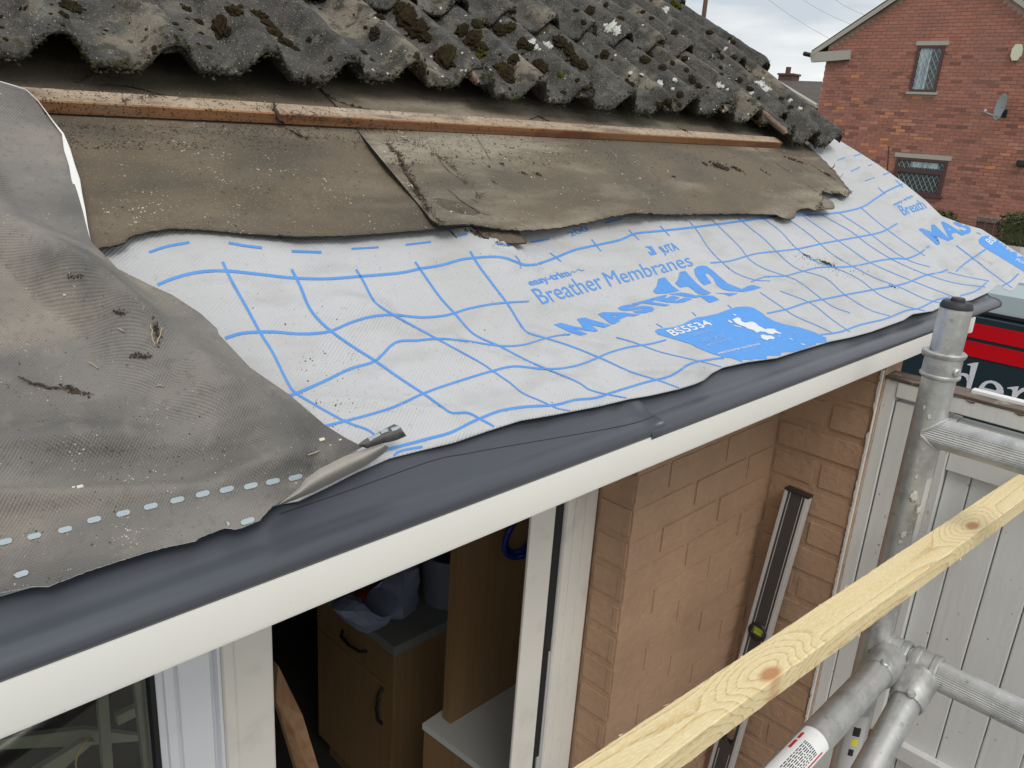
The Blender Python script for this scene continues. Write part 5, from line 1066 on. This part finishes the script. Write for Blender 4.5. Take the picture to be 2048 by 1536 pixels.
b = B(); b.lathe([(0, -.009), (.0175, -.009), (.0175, .009), (0, .009)], (0, 0, vz), Vector((0, 1, 0)), 24); lp(b, 'vial_window', 'levelgrey')
b = B(); b.box((-.013, -.0105, vz + .001), (.013, .0105, vz + .010), bev=.002); b.box((-.012, -.0102, vz - .010), (.012, .0102, vz - .002), bev=.002); lp(b, 'vial_liquid', 'vial')

# ================================================================== INSIDE THE ROOM
FZ = -2.6
cb_ = thing('kitchen_cabinet', 'oak kitchen base cabinet with grey worktop seen through the open doorway', 'cabinet', (1.75, 2.1, FZ)); KX = Matrix.Translation((1.75, 2.1, FZ))
def kp(b, name, m): return under(b.build(name, m), cb_, KX)
b = B(); b.box((1.49, 1.885, FZ + .12), (1.985, 2.38, -1.79), bev=.002); kp(b, 'carcass', 'beech')
b = B(); b.box((1.52, 1.90, FZ), (1.98, 2.37, FZ + .119)); kp(b, 'plinth', 'beech')
b = B(); b.box((1.470, 1.885, FZ + .13), (1.488, 2.375, -1.955), bev=.002); kp(b, 'door', 'beech')
b = B(); b.box((1.470, 1.885, -1.95), (1.488, 2.375, -1.795), bev=.002); kp(b, 'drawer_front', 'beech')
b = B(); b.box((1.455, 1.865, -1.788), (1.985, 2.39, -1.75), bev=.004); kp(b, 'worktop', 'worktop')
b = B(); b.tube([(1.470, 1.945, -2.13), (1.450, 1.945, -2.10), (1.444, 1.945, -2.05), (1.450, 1.945, -2.0), (1.470, 1.945, -1.97)], .006, 10); kp(b, 'handle', 'blackp')
b = B(); b.tube([(1.470, 2.04, -1.87), (1.450, 2.06, -1.875), (1.444, 2.12, -1.878), (1.450, 2.18, -1.875), (1.470, 2.20, -1.87)], .006, 10); kp(b, 'handle', 'blackp')
b = B(); b.box((1.297, 1.395, -1.668), (1.60, 1.43, -.40), bev=.002); tag(b.build('tall_oak_panel', 'beech'), 'tall oak coloured panel standing on the low white topped box', 'panel')
bx = thing('low_box', 'low oak sided box with white top under the tall panel', 'box', (1.45, 1.3, FZ)); BX = Matrix.Translation((1.45, 1.3, FZ))
b = B(); b.prism([(1.245, 1.448, FZ), (1.60, 1.470, FZ), (1.66, 1.0, FZ), (1.275, 1.0, FZ)], (0, 0, -1.69 - FZ)); under(b.build('carcass', 'beech'), bx, BX)
b = B(); b.prism([(1.240, 1.451, -1.6895), (1.605, 1.475, -1.6895), (1.665, .995, -1.6895), (1.27, .995, -1.6895)], (0, 0, .020)); under(b.build('white_top', 'white'), bx, BX)
hs = thing('blue_hose', 'coiled bright blue hose hanging by the tall oak panel', 'hose', (1.49, 1.37, -1.15)); HX = Matrix.Translation((1.49, 1.37, -1.15))
hc = plane(1046, 1068, (0, 1, 0), 1.375)
for r_, dy, sq in ((.072, 0, 1.0), (.055, .012, 1.15)):
    b = B(); pts = [hc + Vector((math.cos(a) * r_, dy + .006 * math.sin(a * 2), math.sin(a) * r_ * sq)) for a in [2 * math.pi * k / 40 for k in range(41)]]; b.tube(pts, .0085, 12, caps=False); under(b.build('coil', 'bluehose', smooth=True), hs, HX)
b = B(); b.lathe([(0, .0), (.085, 0), (.09, .005), (.105, .20), (.107, .21), (.100, .21), (.088, .01)], (1.79, 1.98, -1.749), seg=36); tag(b.build('round_tub', 'bucket', smooth=True, auto=40), 'grey blue round tub standing on the worktop', 'tub')
def crumple(name, pxs, y, m, label, cat, amp=.03, seed=1):
    """crumpled bag standing on the worktop: closed lumpy shell"""
    pts = [plane(*q, (0, 1, 0), y) for q in pxs]; c = sum(pts, Vector()) / len(pts); n = len(pts); V_ = []; rings = 10
    for j in range(rings + 1):
        f_ = j / rings
        for i in range(n * 4):
            a = i / 4; p = pts[int(a) % n].lerp(pts[(int(a) + 1) % n], a % 1); q = c.lerp(p, math.sin(f_ * math.pi)); q = q + Vector((0, (-math.cos(f_ * math.pi)) * .07, 0)); V_.append(q + Vector((nz(q.x * 22, q.z * 22, seed + f_), nz(q.x * 18 + 4, q.z * 18, seed + f_ * 2), nz(q.x * 20, q.z * 26 + 8, seed))) * amp)
    W = n * 4; F_ = [(j * W + i, j * W + (i + 1) % W, (j + 1) * W + (i + 1) % W, (j + 1) * W + i) for j in range(rings) for i in range(W)]
    b = B(); b.add(V_, F_); tag(b.build(name, m, smooth=False), label, cat)
crumple('plastic_bag', [(668, 1218), (700, 1205), (735, 1230), (770, 1190), (800, 1150), (828, 1135), (830, 1215), (790, 1230), (740, 1240), (742, 1262), (700, 1258)], 1.93, 'bag', 'crumpled pale blue plastic bag drooping over the worktop edge', 'bag', .022)
crumple('orange_packet', [(712, 1190), (740, 1175), (775, 1165), (770, 1195), (745, 1222), (725, 1215)], 2.02, 'orange', 'dark orange packet behind the plastic bag', 'packet', .02, 5)
q0 = plane(556, 1330, (0, 1, 0), 1.55); q1 = plane(552, 1400, (0, 1, 0), 1.55); q2 = plane(600, 1560, (0, 1, 0), 1.40); q3 = plane(645, 1560, (0, 1, 0), 1.40); q4 = plane(605, 1430, (0, 1, 0), 1.50)
dwn = (q2 - q1).normalized(); b = B(); b.prism([q0, q1, q2, q2 + dwn * .55, q3 + dwn * .55, q3, q4], (0, .02, 0)); tag(b.build('broken_plank', 'plank'), 'broken orange brown plank leaning inside the dark doorway', 'plank')
for pts, y_, l_ in (([(195, 1390), (215, 1383), (228, 1560), (208, 1560)], 1.10, 'narrow pale upright trim behind the window glass'), ([(268, 1365), (300, 1352), (312, 1560), (290, 1560)], 1.12, 'wider olive pale upright trim behind the window glass'),
                    ([(-40, 1482), (170, 1458), (290, 1472), (290, 1480), (170, 1490), (-40, 1500)], 1.20, 'long pale strip lying across behind the glass'), ([(40, 1560), (165, 1482), (190, 1482), (100, 1560)], 1.16, 'short slanted pale strip behind the glass'), ([(232, 1432), (318, 1392), (318, 1410), (236, 1450)], 1.18, 'small bright slanted strip near the window frame')):
    b = B(); b.prism([plane(*q, (0, 1, 0), y_) for q in pts], (0, .012, 0)); tag(b.build('trim_offcut', 'dimtrim'), l_, 'trim', 'plastic trim offcuts behind the window')
b = B(); c = plane(158, 1510, (0, 1, 0), 1.05); b.tube([c + Vector((-.006, 0, -.05)), c + Vector((-.006, 0, -.01)), c + Vector((-.002, 0, .004)), c + Vector((.008, .006, .012)), c + Vector((.020, .01, .018))], .0014, 8); tag(b.build('brass_hook', 'brass', smooth=True), 'thin brass coloured hook behind the window glass', 'hook')
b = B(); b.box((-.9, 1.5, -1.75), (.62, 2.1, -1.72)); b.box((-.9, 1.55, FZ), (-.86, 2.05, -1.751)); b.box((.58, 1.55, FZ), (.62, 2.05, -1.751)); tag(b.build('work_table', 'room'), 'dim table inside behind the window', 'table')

# ================================================================== VAN
van = thing('parked_van', 'dark teal van with red stripes and white serif lettering beyond the gate', 'van', (5.4, -1.4, GZ)); VX = Matrix.Translation((5.4, -1.4, GZ))
VZ = GZ + .0
def vsec(y, top, x0, x1, bot):
    """cross-section loop, near side at x0"""
    return [(x0 + .03, bot), (x0, bot + .12), (x0, bot + .75), (x0 + .0, -.80), (x0 + .022, -.775), (x0 + .03, top - .10), (x0 + .08, top - .045), (x0 + .085, top - .055), (x0 + .11, top - .052), (x0 + .30, top - .012), (x0 + .9, top), (x1 - .30, top - .012), (x1 - .08, top - .05), (x1, -.80), (x1, bot + .12), (x1 - .03, bot)]
secs = [(1.62, .0, .06), (1.58, .0, .0), (1.2, .0, .0), (-1.6, .0, .0), (-2.2, -.02, .02), (-2.9, -.62, .05), (-3.7, -.95, .10), (-3.85, -1.25, .16)]
b = B(); V_ = []; nS = 16
for y, dt_, ins in secs:
    top = -.575; loop = vsec(y, top, 4.5 + ins, 6.45 - ins, GZ + .28)
    for (x, z) in loop:
        lim = top + dt_; V_.append(Vector((x, y, min(z, lim - (.02 if z < top - .03 else 0) if z > lim - .04 else z))))
b.add(V_, [(i * nS + k, i * nS + (k + 1) % nS, (i + 1) * nS + (k + 1) % nS, (i + 1) * nS + k) for i in range(len(secs) - 1) for k in range(nS)] + [tuple(range(nS)), tuple((len(secs) - 1) * nS + k for k in range(nS))[::-1]])
me_o = b.build('body', ['vanbody', 'vanroof']); 
for p in me_o.data.polygons:
    if p.center.z > -.77 and p.center.y > -2.3: p.material_index = 1
under(me_o, van, VX)
def vbox(name, a, c, m): b = B(); b.box(a, c); under(b.build(name, m), van, VX)
vbox('roof_gutter', (4.498, -2.2, -.779), (4.515, 1.60, -.765), 'blackp'); vbox('roof_gutter', (4.545, -2.2, -.678), (4.60, 1.60, -.672), 'blackp'); vbox('roof_rib', (4.62, -2.1, -.632), (4.66, 1.55, -.612), 'vanroof'); vbox('roof_rib', (4.82, -2.1, -.60), (4.86, 1.55, -.578), 'vanroof')
vbox('stripe', (4.496, -3.2, -.905), (4.4995, 1.58, -.830), 'vanred'); vbox('stripe', (4.496, -3.2, -1.000), (4.4995, 1.58, -.924), 'vanred')
vbox('side_window', (4.496, -2.75, -1.34), (4.4995, -2.0, -1.03), 'darkpane')
for y in (-2.75, .75):
    for x0, x1 in ((4.49, 4.70), (6.25, 6.46)):
        b = B(); b.lathe([(.02, 0), (.18, .0), (.20, .012), (.31, .0), (.335, .03), (.335, x1 - x0 - .03), (.31, x1 - x0), (.02, x1 - x0)], (x0, y, GZ + .335), Vector((1, 0, 0)), 32); wh = b.build('wheel', 'tyre', smooth=True, auto=40); under(wh, van, VX)
        b = B(); b.lathe([(0, -.006), (.06, -.008), (.16, -.002), (.185, .01)], (x0, y, GZ + .335), Vector((1, 0, 0)), 24); r_ = b.build('hubcap', 'silver', smooth=True); r_.parent = wh; r_.matrix_parent_inverse = VX.inverted() @ VX
# serif letters d e n, cut as flat vinyl on the van side (u to the right = -y)
def ell(cx, cy, rx, ry, a0=0, a1=360, n=40): return [(cx + rx * math.cos(R(a0 + (a1 - a0) * k / n)), cy + ry * math.sin(R(a0 + (a1 - a0) * k / n))) for k in range(n)]
def vletter(loops, name='lettering'):
    V2, F2 = tri_fill(loops); s = .1; return under(link(name, mesh(name, [Vector((4.4965, 1.121 - u, v)) for u, v in V2], F2, 'vanwhite')), van, VX)
def vpx(lp): return [(1.121 - plane(1848 + x / 10.24, 660 + y / 10.24, (1, 0, 0), 4.4965).y, plane(1848 + x / 10.24, 660 + y / 10.24, (1, 0, 0), 4.4965).z) for x, y in lp]
vletter([vpx([(885, 700), (950, 685), (1040, 668), (1118, 665), (1060, 870), (1005, 1040), (960, 1180), (900, 1500), (820, 1480), (880, 1200), (885, 1140)][:3] + [(1118, 665), (1085, 780), (1040, 930), (1000, 1060), (960, 1200), (930, 1330), (960, 1360), (920, 1400), (820, 1380), (835, 1300), (875, 1130), (905, 1010), (935, 880), (960, 740), (930, 722), (890, 718)])])
vletter([vpx([(935, 935), (880, 895), (800, 878), (720, 885), (640, 930), (570, 1010), (530, 1110), (530, 1220), (580, 1310), (680, 1350), (770, 1340), (840, 1300), (850, 1250), (790, 1290), (710, 1290), (640, 1230), (620, 1130), (640, 1030), (690, 960), (750, 930), (810, 940), (860, 980), (880, 1060), (870, 1130), (905, 1040)])])
vletter([vpx([(1100, 1230), (1130, 1160), (1190, 1090), (1270, 1045), (1370, 1030), (1470, 1055), (1560, 1110), (1615, 1180), (1632, 1250), (1628, 1310), (1500, 1290), (1230, 1230), (1210, 1330), (1260, 1430), (1380, 1480), (1500, 1470), (1470, 1530), (1330, 1560), (1190, 1500), (1100, 1400)]), vpx([(1228, 1180), (1270, 1120), (1330, 1085), (1400, 1090), (1450, 1130), (1485, 1190), (1480, 1240)])])
vletter([vpx([(1700, 1180), (1800, 1165), (1942, 1150), (1910, 1260), (2000, 1190), (2120, 1170), (2230, 1220), (2260, 1320), (2200, 1560), (2100, 1540), (2150, 1350), (2120, 1270), (2040, 1260), (1960, 1310), (1890, 1390), (1840, 1560), (1740, 1540), (1790, 1380), (1815, 1250), (1790, 1210), (1710, 1200)])])

# ================================================================== HOUSE ACROSS THE ROAD
HX_ = 21.0; Y0, Y1 = 4.68, 9.99; YC = 7.33; ZE = 2.22; SL = .66
hs_ = thing('brick_house', 'two storey red brick house with leaded maroon windows across the road', 'house', (HX_ + 4, YC, GZ)); OX = Matrix.Translation((HX_ + 4, YC, GZ))
def hp(o, p=None):
    if p: o.parent = p; return o
    return under(o, hs_, OX)
def ztop(y): return ZE + (Y1 - y) * SL if y > YC else ZE + (y - (2 * YC - Y1)) * SL
b = B(); b.prism([(HX_ + .012, Y0, GZ), (HX_ + .012, Y1, GZ), (HX_ + .012, Y1, ZE), (HX_ + .012, YC, ztop(YC)), (HX_ + .012, Y0, ztop(Y0))], (8, 0, 0)); wl_ = hp(b.build('wall', 'mortar'))
wins = [(7.21, 7.81, 1.19, 2.20, 'w1'), (6.60, 7.77, -1.10, -.30, 'w2')]
def clip_win(y, l, z):
    segs = [(y, y + l)]
    for a, c, lo, hi, _ in wins:
        if z + .065 > lo - .05 and z < hi + .095:
            m_ = .06 if z > hi - .03 else (.05 if z < lo else 0); out = []
            for p, q in segs:
                if q <= a - m_ or p >= c + m_: out.append((p, q)); continue
                if p < a - m_ - .03: out.append((p, a - m_))
                if q > c + m_ + .03: out.append((c + m_, q))
            segs = out
    return segs
cand = []; k = 0; z = GZ
while z < 4.2:
    y = Y0 + (.1125 if k % 2 else 0)
    if k % 2: rowb = [(Y0, .1025)]
    else: rowb = []
    yy = y
    while yy < Y1 - .03: rowb.append((yy, min(.215, Y1 - yy))); yy += .225
    for y, l in rowb:
        if z + .065 < ztop(y) - .02 and z + .065 < ztop(y + l) - .02: cand += [(p, q - p, z, k) for p, q in clip_win(y, l, z)]
    z += .075; k += 1
def tone(y, z, r_):
    v = .36 + .26 * r_.random()
    if r_.random() < .13: v = .13 + .14 * r_.random()
    q = math.exp(-((y - 7.6 - (z + .2) * .3) / .65) ** 2 - ((z - .05) / .75) ** 2) + .8 * math.exp(-((y - 9.4) / .5) ** 2 - ((z + .2) / 1.0) ** 2) + .5 * math.exp(-((y - 5.3) / .6) ** 2 - ((z + .1) / .5) ** 2)
    if r_.random() < q * .26: v = .78 + .2 * r_.random()
    if z > 2.1: v = .42 + .2 * r_.random()
    return v
rb = random.Random(11)
def seen(c):
    px, py = proj(Vector((HX_, c[0] + .1, c[2])))
    if not (1640 < px < 2046 and 2 < py < 430): return False
    lim = 275 + (px - 1668) * .72 if px > 1668 else 275
    return py < lim - 4
vis = sorted([c for c in cand if seen(c)], key=lambda c: (HX_ ** 2 + c[0] ** 2 + c[2] ** 2) + (3 if c[1] < .2 else 0)); sel = set(vis[:300])
NT = 24; bmeshes = {}
for c in vis[:300]:
    y, l, z, k = c; t_ = round(tone(y, z, rb) * NT) / NT; key = (t_, round(l, 3))
    if key not in bmeshes:
        bb = B(); bb.box((0, .003, 0), (.014, l - .0, .065)); me = mesh('brick', bb.v, bb.f, 'redbrick'); a = me.attributes.new('tone', 'FLOAT', 'POINT'); a.data.foreach_set('value', [t_] * len(me.vertices)); bmeshes[key] = me
    o = link('brick', bmeshes[key]); hp(o, wl_); o.matrix_basis = Matrix.Translation((HX_ - rb.uniform(.0, .003), y, z))
V_ = []; F_ = []; tv = []
for c in cand:
    if c in sel: continue
    y, l, z, k = c; x = HX_ - rb.uniform(0, .003); n = len(V_); V_ += [(x, y, z), (x, y + l, z), (x, y + l, z + .065), (x, y, z + .065), (x + .0135, y, z), (x + .0135, y + l, z), (x + .0135, y + l, z + .065), (x + .0135, y, z + .065)]
    F_ += [(n, n + 3, n + 2, n + 1), (n, n + 1, n + 5, n + 4), (n + 3, n + 7, n + 6, n + 2), (n, n + 4, n + 7, n + 3), (n + 1, n + 2, n + 6, n + 5)]; tv += [tone(y, z, rb)] * 8
me = mesh('brick_courses', V_, F_, 'redbrick'); a = me.attributes.new('tone', 'FLOAT', 'POINT'); a.data.foreach_set('value', tv); o = link('brick_courses', me); o['kind'] = 'stuff'; hp(o, wl_)
# roof, verge boards
rf = hp(link('roof', None))
for sgn in (1, -1):
    ye = Y1 + .38 if sgn > 0 else 2 * YC - Y1 - .38; ze = ZE - .38 * SL; za = ztop(YC) + .0
    b = B(); b.prism([(HX_ - .10, ye, ze + .05), (HX_ - .10, YC, za + .05), (HX_ - .10, YC, za + .15), (HX_ - .10, ye, ze + .13)], (8.2, 0, 0)); hp(b.build('slope', 'rooftiles'), rf)
    b = B(); b.prism([(HX_ - .13, ye, ze - .03), (HX_ - .13, YC, za - .03), (HX_ - .13, YC, za + .085), (HX_ - .13, ye, ze + .085)], (.03, 0, 0)); hp(b.build('verge_board', 'bigbeige'), rf)
b = B(); b.prism([(HX_ - .125, Y1 + .38, ZE - .27), (HX_ - .125, Y1 + .33, ZE - .40), (HX_ - .125, Y1 - .30, ZE - .36), (HX_ - .125, Y1 - .62, ZE - .33), (HX_ - .125, Y1 - .62, ZE - .12), (HX_ - .125, Y1 + .2, ZE - .16)], (.115, 0, 0)); hp(b.build('boxed_eave_end', 'bigbeige'), rf)
b = B(); b.tube([(HX_ - .30, Y1 + .45, ZE - .22), (HX_ + 8, Y1 + .45, ZE - .22)], .055, 12); hp(b.build('gutter', 'gasket_and_gap', smooth=True), rf)
# windows
for a, c, lo, hi, nm in wins:
    wn = hp(link('window', None)); fr_ = .055; X = HX_ - .004
    b = B()
    b.box((X - .03, a, lo), (X + .05, a + fr_, hi)); b.box((X - .03, c - fr_, lo), (X + .05, c, hi)); b.box((X - .03, a + fr_, lo), (X + .05, c - fr_, lo + fr_)); b.box((X - .03, a + fr_, hi - fr_), (X + .05, c - fr_, hi))
    if nm == 'w2': b.box((X - .035, a + fr_, lo + .47), (X + .045, c - fr_, lo + .55)); b.box((X - .04, a + fr_, lo + fr_), (X - .031, a + fr_ * 1.8, lo + .47)); b.box((X - .04, c - fr_ * 1.8, lo + fr_), (X - .031, c - fr_, lo + .47))
    hp(b.build('window_frame', 'maroon'), wn)
    b = B(); b.box((X - .005, a + fr_, lo + fr_), (X + .002, c - fr_, hi - fr_)); hp(b.build('pane', 'darkpane'), wn)
    if nm == 'w1': b = B(); b.box((X - .0052, a + .27, lo + fr_), (X - .0056, c - fr_ - .02, hi - fr_)); hp(b.build('net_curtain', 'curtain'), wn)
    else:
        b = B(); b.box((X - .0052, a + .2, lo + .60), (X - .0056, c - .35, hi - fr_ - .02)); hp(b.build('net_curtain', 'curtain'), wn)
    b = B(); wv, hv = .115, .19; ya, yb, za, zb = a + fr_, c - fr_, lo + fr_, hi - fr_
    for s_ in (1, -1):
        q = -12
        while q < 24:
            # line z = za + (y-ya)*s_*hv/wv + q*hv
            P_ = []
            for j in range(0, 61):
                y = ya + (yb - ya) * j / 60; z_ = za + (y - ya) * s_ * hv / wv + q * hv
                if za <= z_ <= zb and not (nm == 'w2' and lo + .46 < z_ < lo + .56): P_.append(Vector((X - .010, y, z_)))
            if len(P_) > 1:
                seg_ = [P_[0]]
                for u_, v_ in zip(P_, P_[1:]):
                    if (v_ - u_).length > .1:
                        if len(seg_) > 1: b.tube([seg_[0], seg_[-1]], .004, 4)
                        seg_ = []
                    seg_.append(v_)
                if len(seg_) > 1: b.tube([seg_[0], seg_[-1]], .004, 4)
            q += 1
    hp(b.build('lead_lattice', 'lead'), wn)
    b = B(); b.box((HX_ - .02, a - .06, hi + .005), (HX_ + .03, c + .06, hi + .095)); hp(b.build('lintel', 'bigbeige'), wn)
    b = B(); b.box((HX_ - .06, a - .05, lo - .055), (HX_ + .03, c + .05, lo - .003)); hp(b.build('sill', 'maroon' if nm == 'w2' else 'bigbeige'), wn)
b = B(); b.tube([(HX_ - .04, Y0 - .03, GZ), (HX_ - .04, Y0 - .03, -.75)], .045, 12); hp(b.build('white_downpipe', 'white', smooth=True))
# alarm box, dish, lantern
P_ = plane(2034, 105, (1, 0, 0), HX_ - .03); b = B(); pts = [(P_.y + .085 * math.cos(a) * (1 - .12 * abs(math.sin(a))), P_.z + .16 * math.sin(a) * (1.0 if abs(math.sin(a)) < .95 else .96)) for a in [2 * math.pi * k / 8 + math.pi / 8 for k in range(8)]]
pts = [(P_.y + .10, P_.z + .07), (P_.y + .05, P_.z + .165), (P_.y - .05, P_.z + .165), (P_.y - .10, P_.z + .07), (P_.y - .10, P_.z - .07), (P_.y - .05, P_.z - .165), (P_.y + .05, P_.z - .165), (P_.y + .10, P_.z - .07)]
b.prism([Vector((HX_ - .08, y, z)) for y, z in pts], (.078, 0, 0)); tag(b.build('alarm_box', 'alarm'), 'cream alarm box high on the red brick gable', 'alarm box')
P_ = plane(2003, 214, (1, 0, 0), HX_ - .35); dt = thing('satellite_dish', 'grey satellite dish on the red brick wall', 'satellite dish', (HX_, P_.y, P_.z)); DX = Matrix.Translation((HX_, P_.y, P_.z))
ax = Vector((-.62, .78, .10)).normalized(); b = B(); b.lathe([(0, 0), (.09, .006), (.18, .026), (.245, .050), (.25, .05), (.18, .020), (.09, .0), (0, -.006)], P_ - ax * .02, ax, 32)
for v in b.v: v.z = P_.z + (v.z - P_.z) * 1.12
under(b.build('reflector', 'dish', smooth=True), dt, DX)
b = B(); b.tube([P_ - Vector((0, 0, .22)) - ax * .02, P_ + ax * .33 - Vector((0, 0, .16))], .012, 8); b.tube([P_ + ax * .33 - Vector((0, 0, .18)), P_ + ax * .31 - Vector((0, 0, .10))], .03, 10); under(b.build('feed_arm', 'dish', smooth=True), dt, DX)
b = B(); b.tube([P_ - ax * .02, P_ + Vector((.1, 0, -.08)), Vector((HX_, P_.y, P_.z - .12))], .016, 8); b.box((HX_ - .015, P_.y - .05, P_.z - .2), (HX_ - .001, P_.y + .05, P_.z - .04)); under(b.build('bracket', 'blackp'), dt, DX)
P_ = plane(2044, 327, (1, 0, 0), HX_); b = B(); b.box((HX_ - .12, P_.y - .10, P_.z - .06), (HX_ - .001, P_.y + .09, P_.z + .07), bev=.02); tag(b.build('wall_lantern', 'blackp'), 'black lantern at the right edge of the brick wall', 'lantern')
b = B(); qa = [plane(*q, (1, 0, 0), HX_ - .012) for q in ((1778, 292), (1776, 320), (1773, 360), (1770, 420))]; b.tube(qa, .008, 6); tag(b.build('wall_cable', 'gasket_and_gap'), 'thin black cable running down left of the lower window', 'cable')

# ================================================================== FAR THINGS
# far house with dark roof and chimney
fh = thing('far_house', 'distant house with dark brown roof and one brick chimney', 'house', (44, 17, GZ)); FX = Matrix.Translation((44, 17, GZ))
def at(px, py, x): return plane(px, py, (1, 0, 0), x)
A_ = at(1552, 160, 44); D_ = at(1634, 210, 40); E_ = D_ + Vector((2.2, -13, 0)); B_ = A_ + Vector((2.2, -13, 0)); G_ = A_ * 2 - D_; G_.z = D_.z; G2 = G_ + Vector((2.2, -13, 0))
b = B(); b.add([A_, B_, E_, D_, G_, G2], [(0, 1, 2, 3), (0, 4, 5, 1)]); b.add([v - Vector((0, 0, .16)) for v in (A_, B_, E_, D_, G_, G2)], [(3, 2, 1, 0), (1, 5, 4, 0)]); under(b.build('roof', 'rooftiles', fix=False), fh, FX)
b = B(); b.tube([A_ + Vector((0, 0, -.05)), D_ + Vector((0, 0, -.05))], .11, 6); under(b.build('verge', 'bigbeige'), fh, FX)
k = .4; b = B(); i1, i2, i3, i4 = D_.lerp(E_, .03), E_, G2, G_.lerp(G2, .03); i1 = i1.lerp(i4, .05); i2 = i2.lerp(i3, .05); b.prism([Vector((p.x, p.y, GZ)) for p in (i1, i2, i3.lerp(i2, .05), i4.lerp(i1, .05))], (0, 0, D_.z - GZ - .25)); under(b.build('wall', 'mortar'), fh, FX)
P_ = at(1576, 165, 44.5); b = B(); b.box((44.1, P_.y - .42, P_.z - 1.2), (44.9, P_.y + .42, P_.z + .35)); b.box((44.05, P_.y - .48, P_.z + .35), (44.95, P_.y + .48, P_.z + .45)); b.tube([(44.5, P_.y + .1, P_.z + .45), (44.5, P_.y + .1, P_.z + .8)], .14, 10); under(b.build('chimney', 'polewood'), fh, FX)
P_ = at(1409, 20, 24); b = B(); b.tube([(P_.x, P_.y, GZ), (P_.x, P_.y, 7.5)], [.10, .055], 14); tag(b.build('street_pole', 'polewood', smooth=True), 'thin brown pole rising behind the mossy roof', 'pole')
for pa, pb, l in (((1500, -30), (1660, 78), 'lowest overhead cable crossing the grey sky'), ((1570, -25), (1705, 50), 'middle overhead cable crossing the grey sky'), ((1640, -25), (1730, 30), 'topmost overhead cable crossing the grey sky')):
    a_ = at(*pa, 30); c_ = at(*pb, 32); b = B(); b.tube([a_ + (c_ - a_) * s - Vector((0, 0, .10 * math.sin(math.pi * max(0, min(1, s))))) for s in (-.6, -.2, 0, .25, .5, .75, 1.0, 1.3)], .006, 6); tag(b.build('overhead_cable', 'wire'), l, 'cable', 'overhead cables')
# hedge, brown fence, shrub by the brick house
def leafy(name, c, sz, n, ls, label, cat, seed=1, box=True):
    rnd = random.Random(seed); b = B(); c = Vector(c)
    for _ in range(n):
        if box:
            f_ = rnd.choice((0, 0, 1, 2, 2)); p = Vector([rnd.uniform(-1, 1) for _ in range(3)]); p[f_] = (1 if f_ != 0 else -1) * rnd.uniform(.9, 1.04) if rnd.random() < .8 else p[f_]
        else:
            p = Vector([rnd.gauss(0, 1) for _ in range(3)]).normalized() * rnd.uniform(.6, 1.05)
        P_ = c + Vector((p.x * sz[0], p.y * sz[1], p.z * sz[2])) ; a = Vector([rnd.gauss(0, 1) for _ in range(3)]).normalized(); d = a.cross(Vector([rnd.gauss(0, 1) for _ in range(3)])).normalized(); l = ls * rnd.uniform(.6, 1.3)
        b.add([P_ - a * l, P_ + d * l * .5, P_ + a * l, P_ - d * l * .5], [(0, 1, 2, 3)])
    o = b.build('foliage', 'leaf', fix=False); t_ = thing(name, label, cat, (c.x, c.y, GZ)); under(o, t_, Matrix.Translation((c.x, c.y, GZ)))
    b = B()
    if box: b.box(tuple(c - Vector(sz) * .93), tuple(c + Vector(sz) * .93))
    else: b.tube([(c.x, c.y, GZ), (c.x, c.y, c.z)], .04, 8)
    under(b.build('inner_twigs' if box else 'trunk', 'leaf' if box else 'polewood'), t_, Matrix.Translation((c.x, c.y, GZ)))
P_ = at(2003, 432, 15.5); leafy('clipped_hedge', (16.1, P_.y - 1.3, (P_.z + GZ) / 2), (.6, 1.3, (P_.z - GZ) / 2), 9000, .035, 'square clipped olive green hedge at the right edge', 'hedge')
P_ = at(1885, 432, 20.3); leafy('small_shrub', (20.3, P_.y, -1.78), (.35, .42, .42), 900, .06, 'small green shrub against the foot of the red brick wall', 'shrub', 3, False)
fn = thing('low_fence', 'low dark brown fence between the brick house and the hedge', 'fence', (18, 5.0, GZ)); NX2 = Matrix.Translation((18, 5.0, GZ)); P1 = at(1955, 432, 18); P2 = at(2010, 435, 18)
b = B(); b.box((17.98, P2.y - 1.0, P1.z - .10), (18.06, P1.y, P1.z), bev=.01); under(b.build('cap_rail', 'oldwood'), fn, NX2)
for k in range(9):
    b = B(); y_ = P2.y - 1.0 + k * (P1.y - P2.y + 1.0) / 9; b.box((18.0, y_ + .008, GZ), (18.03, y_ + (P1.y - P2.y + 1.0) / 9 - .008, P1.z - .105)); under(b.build('board', 'polewood'), fn, NX2)
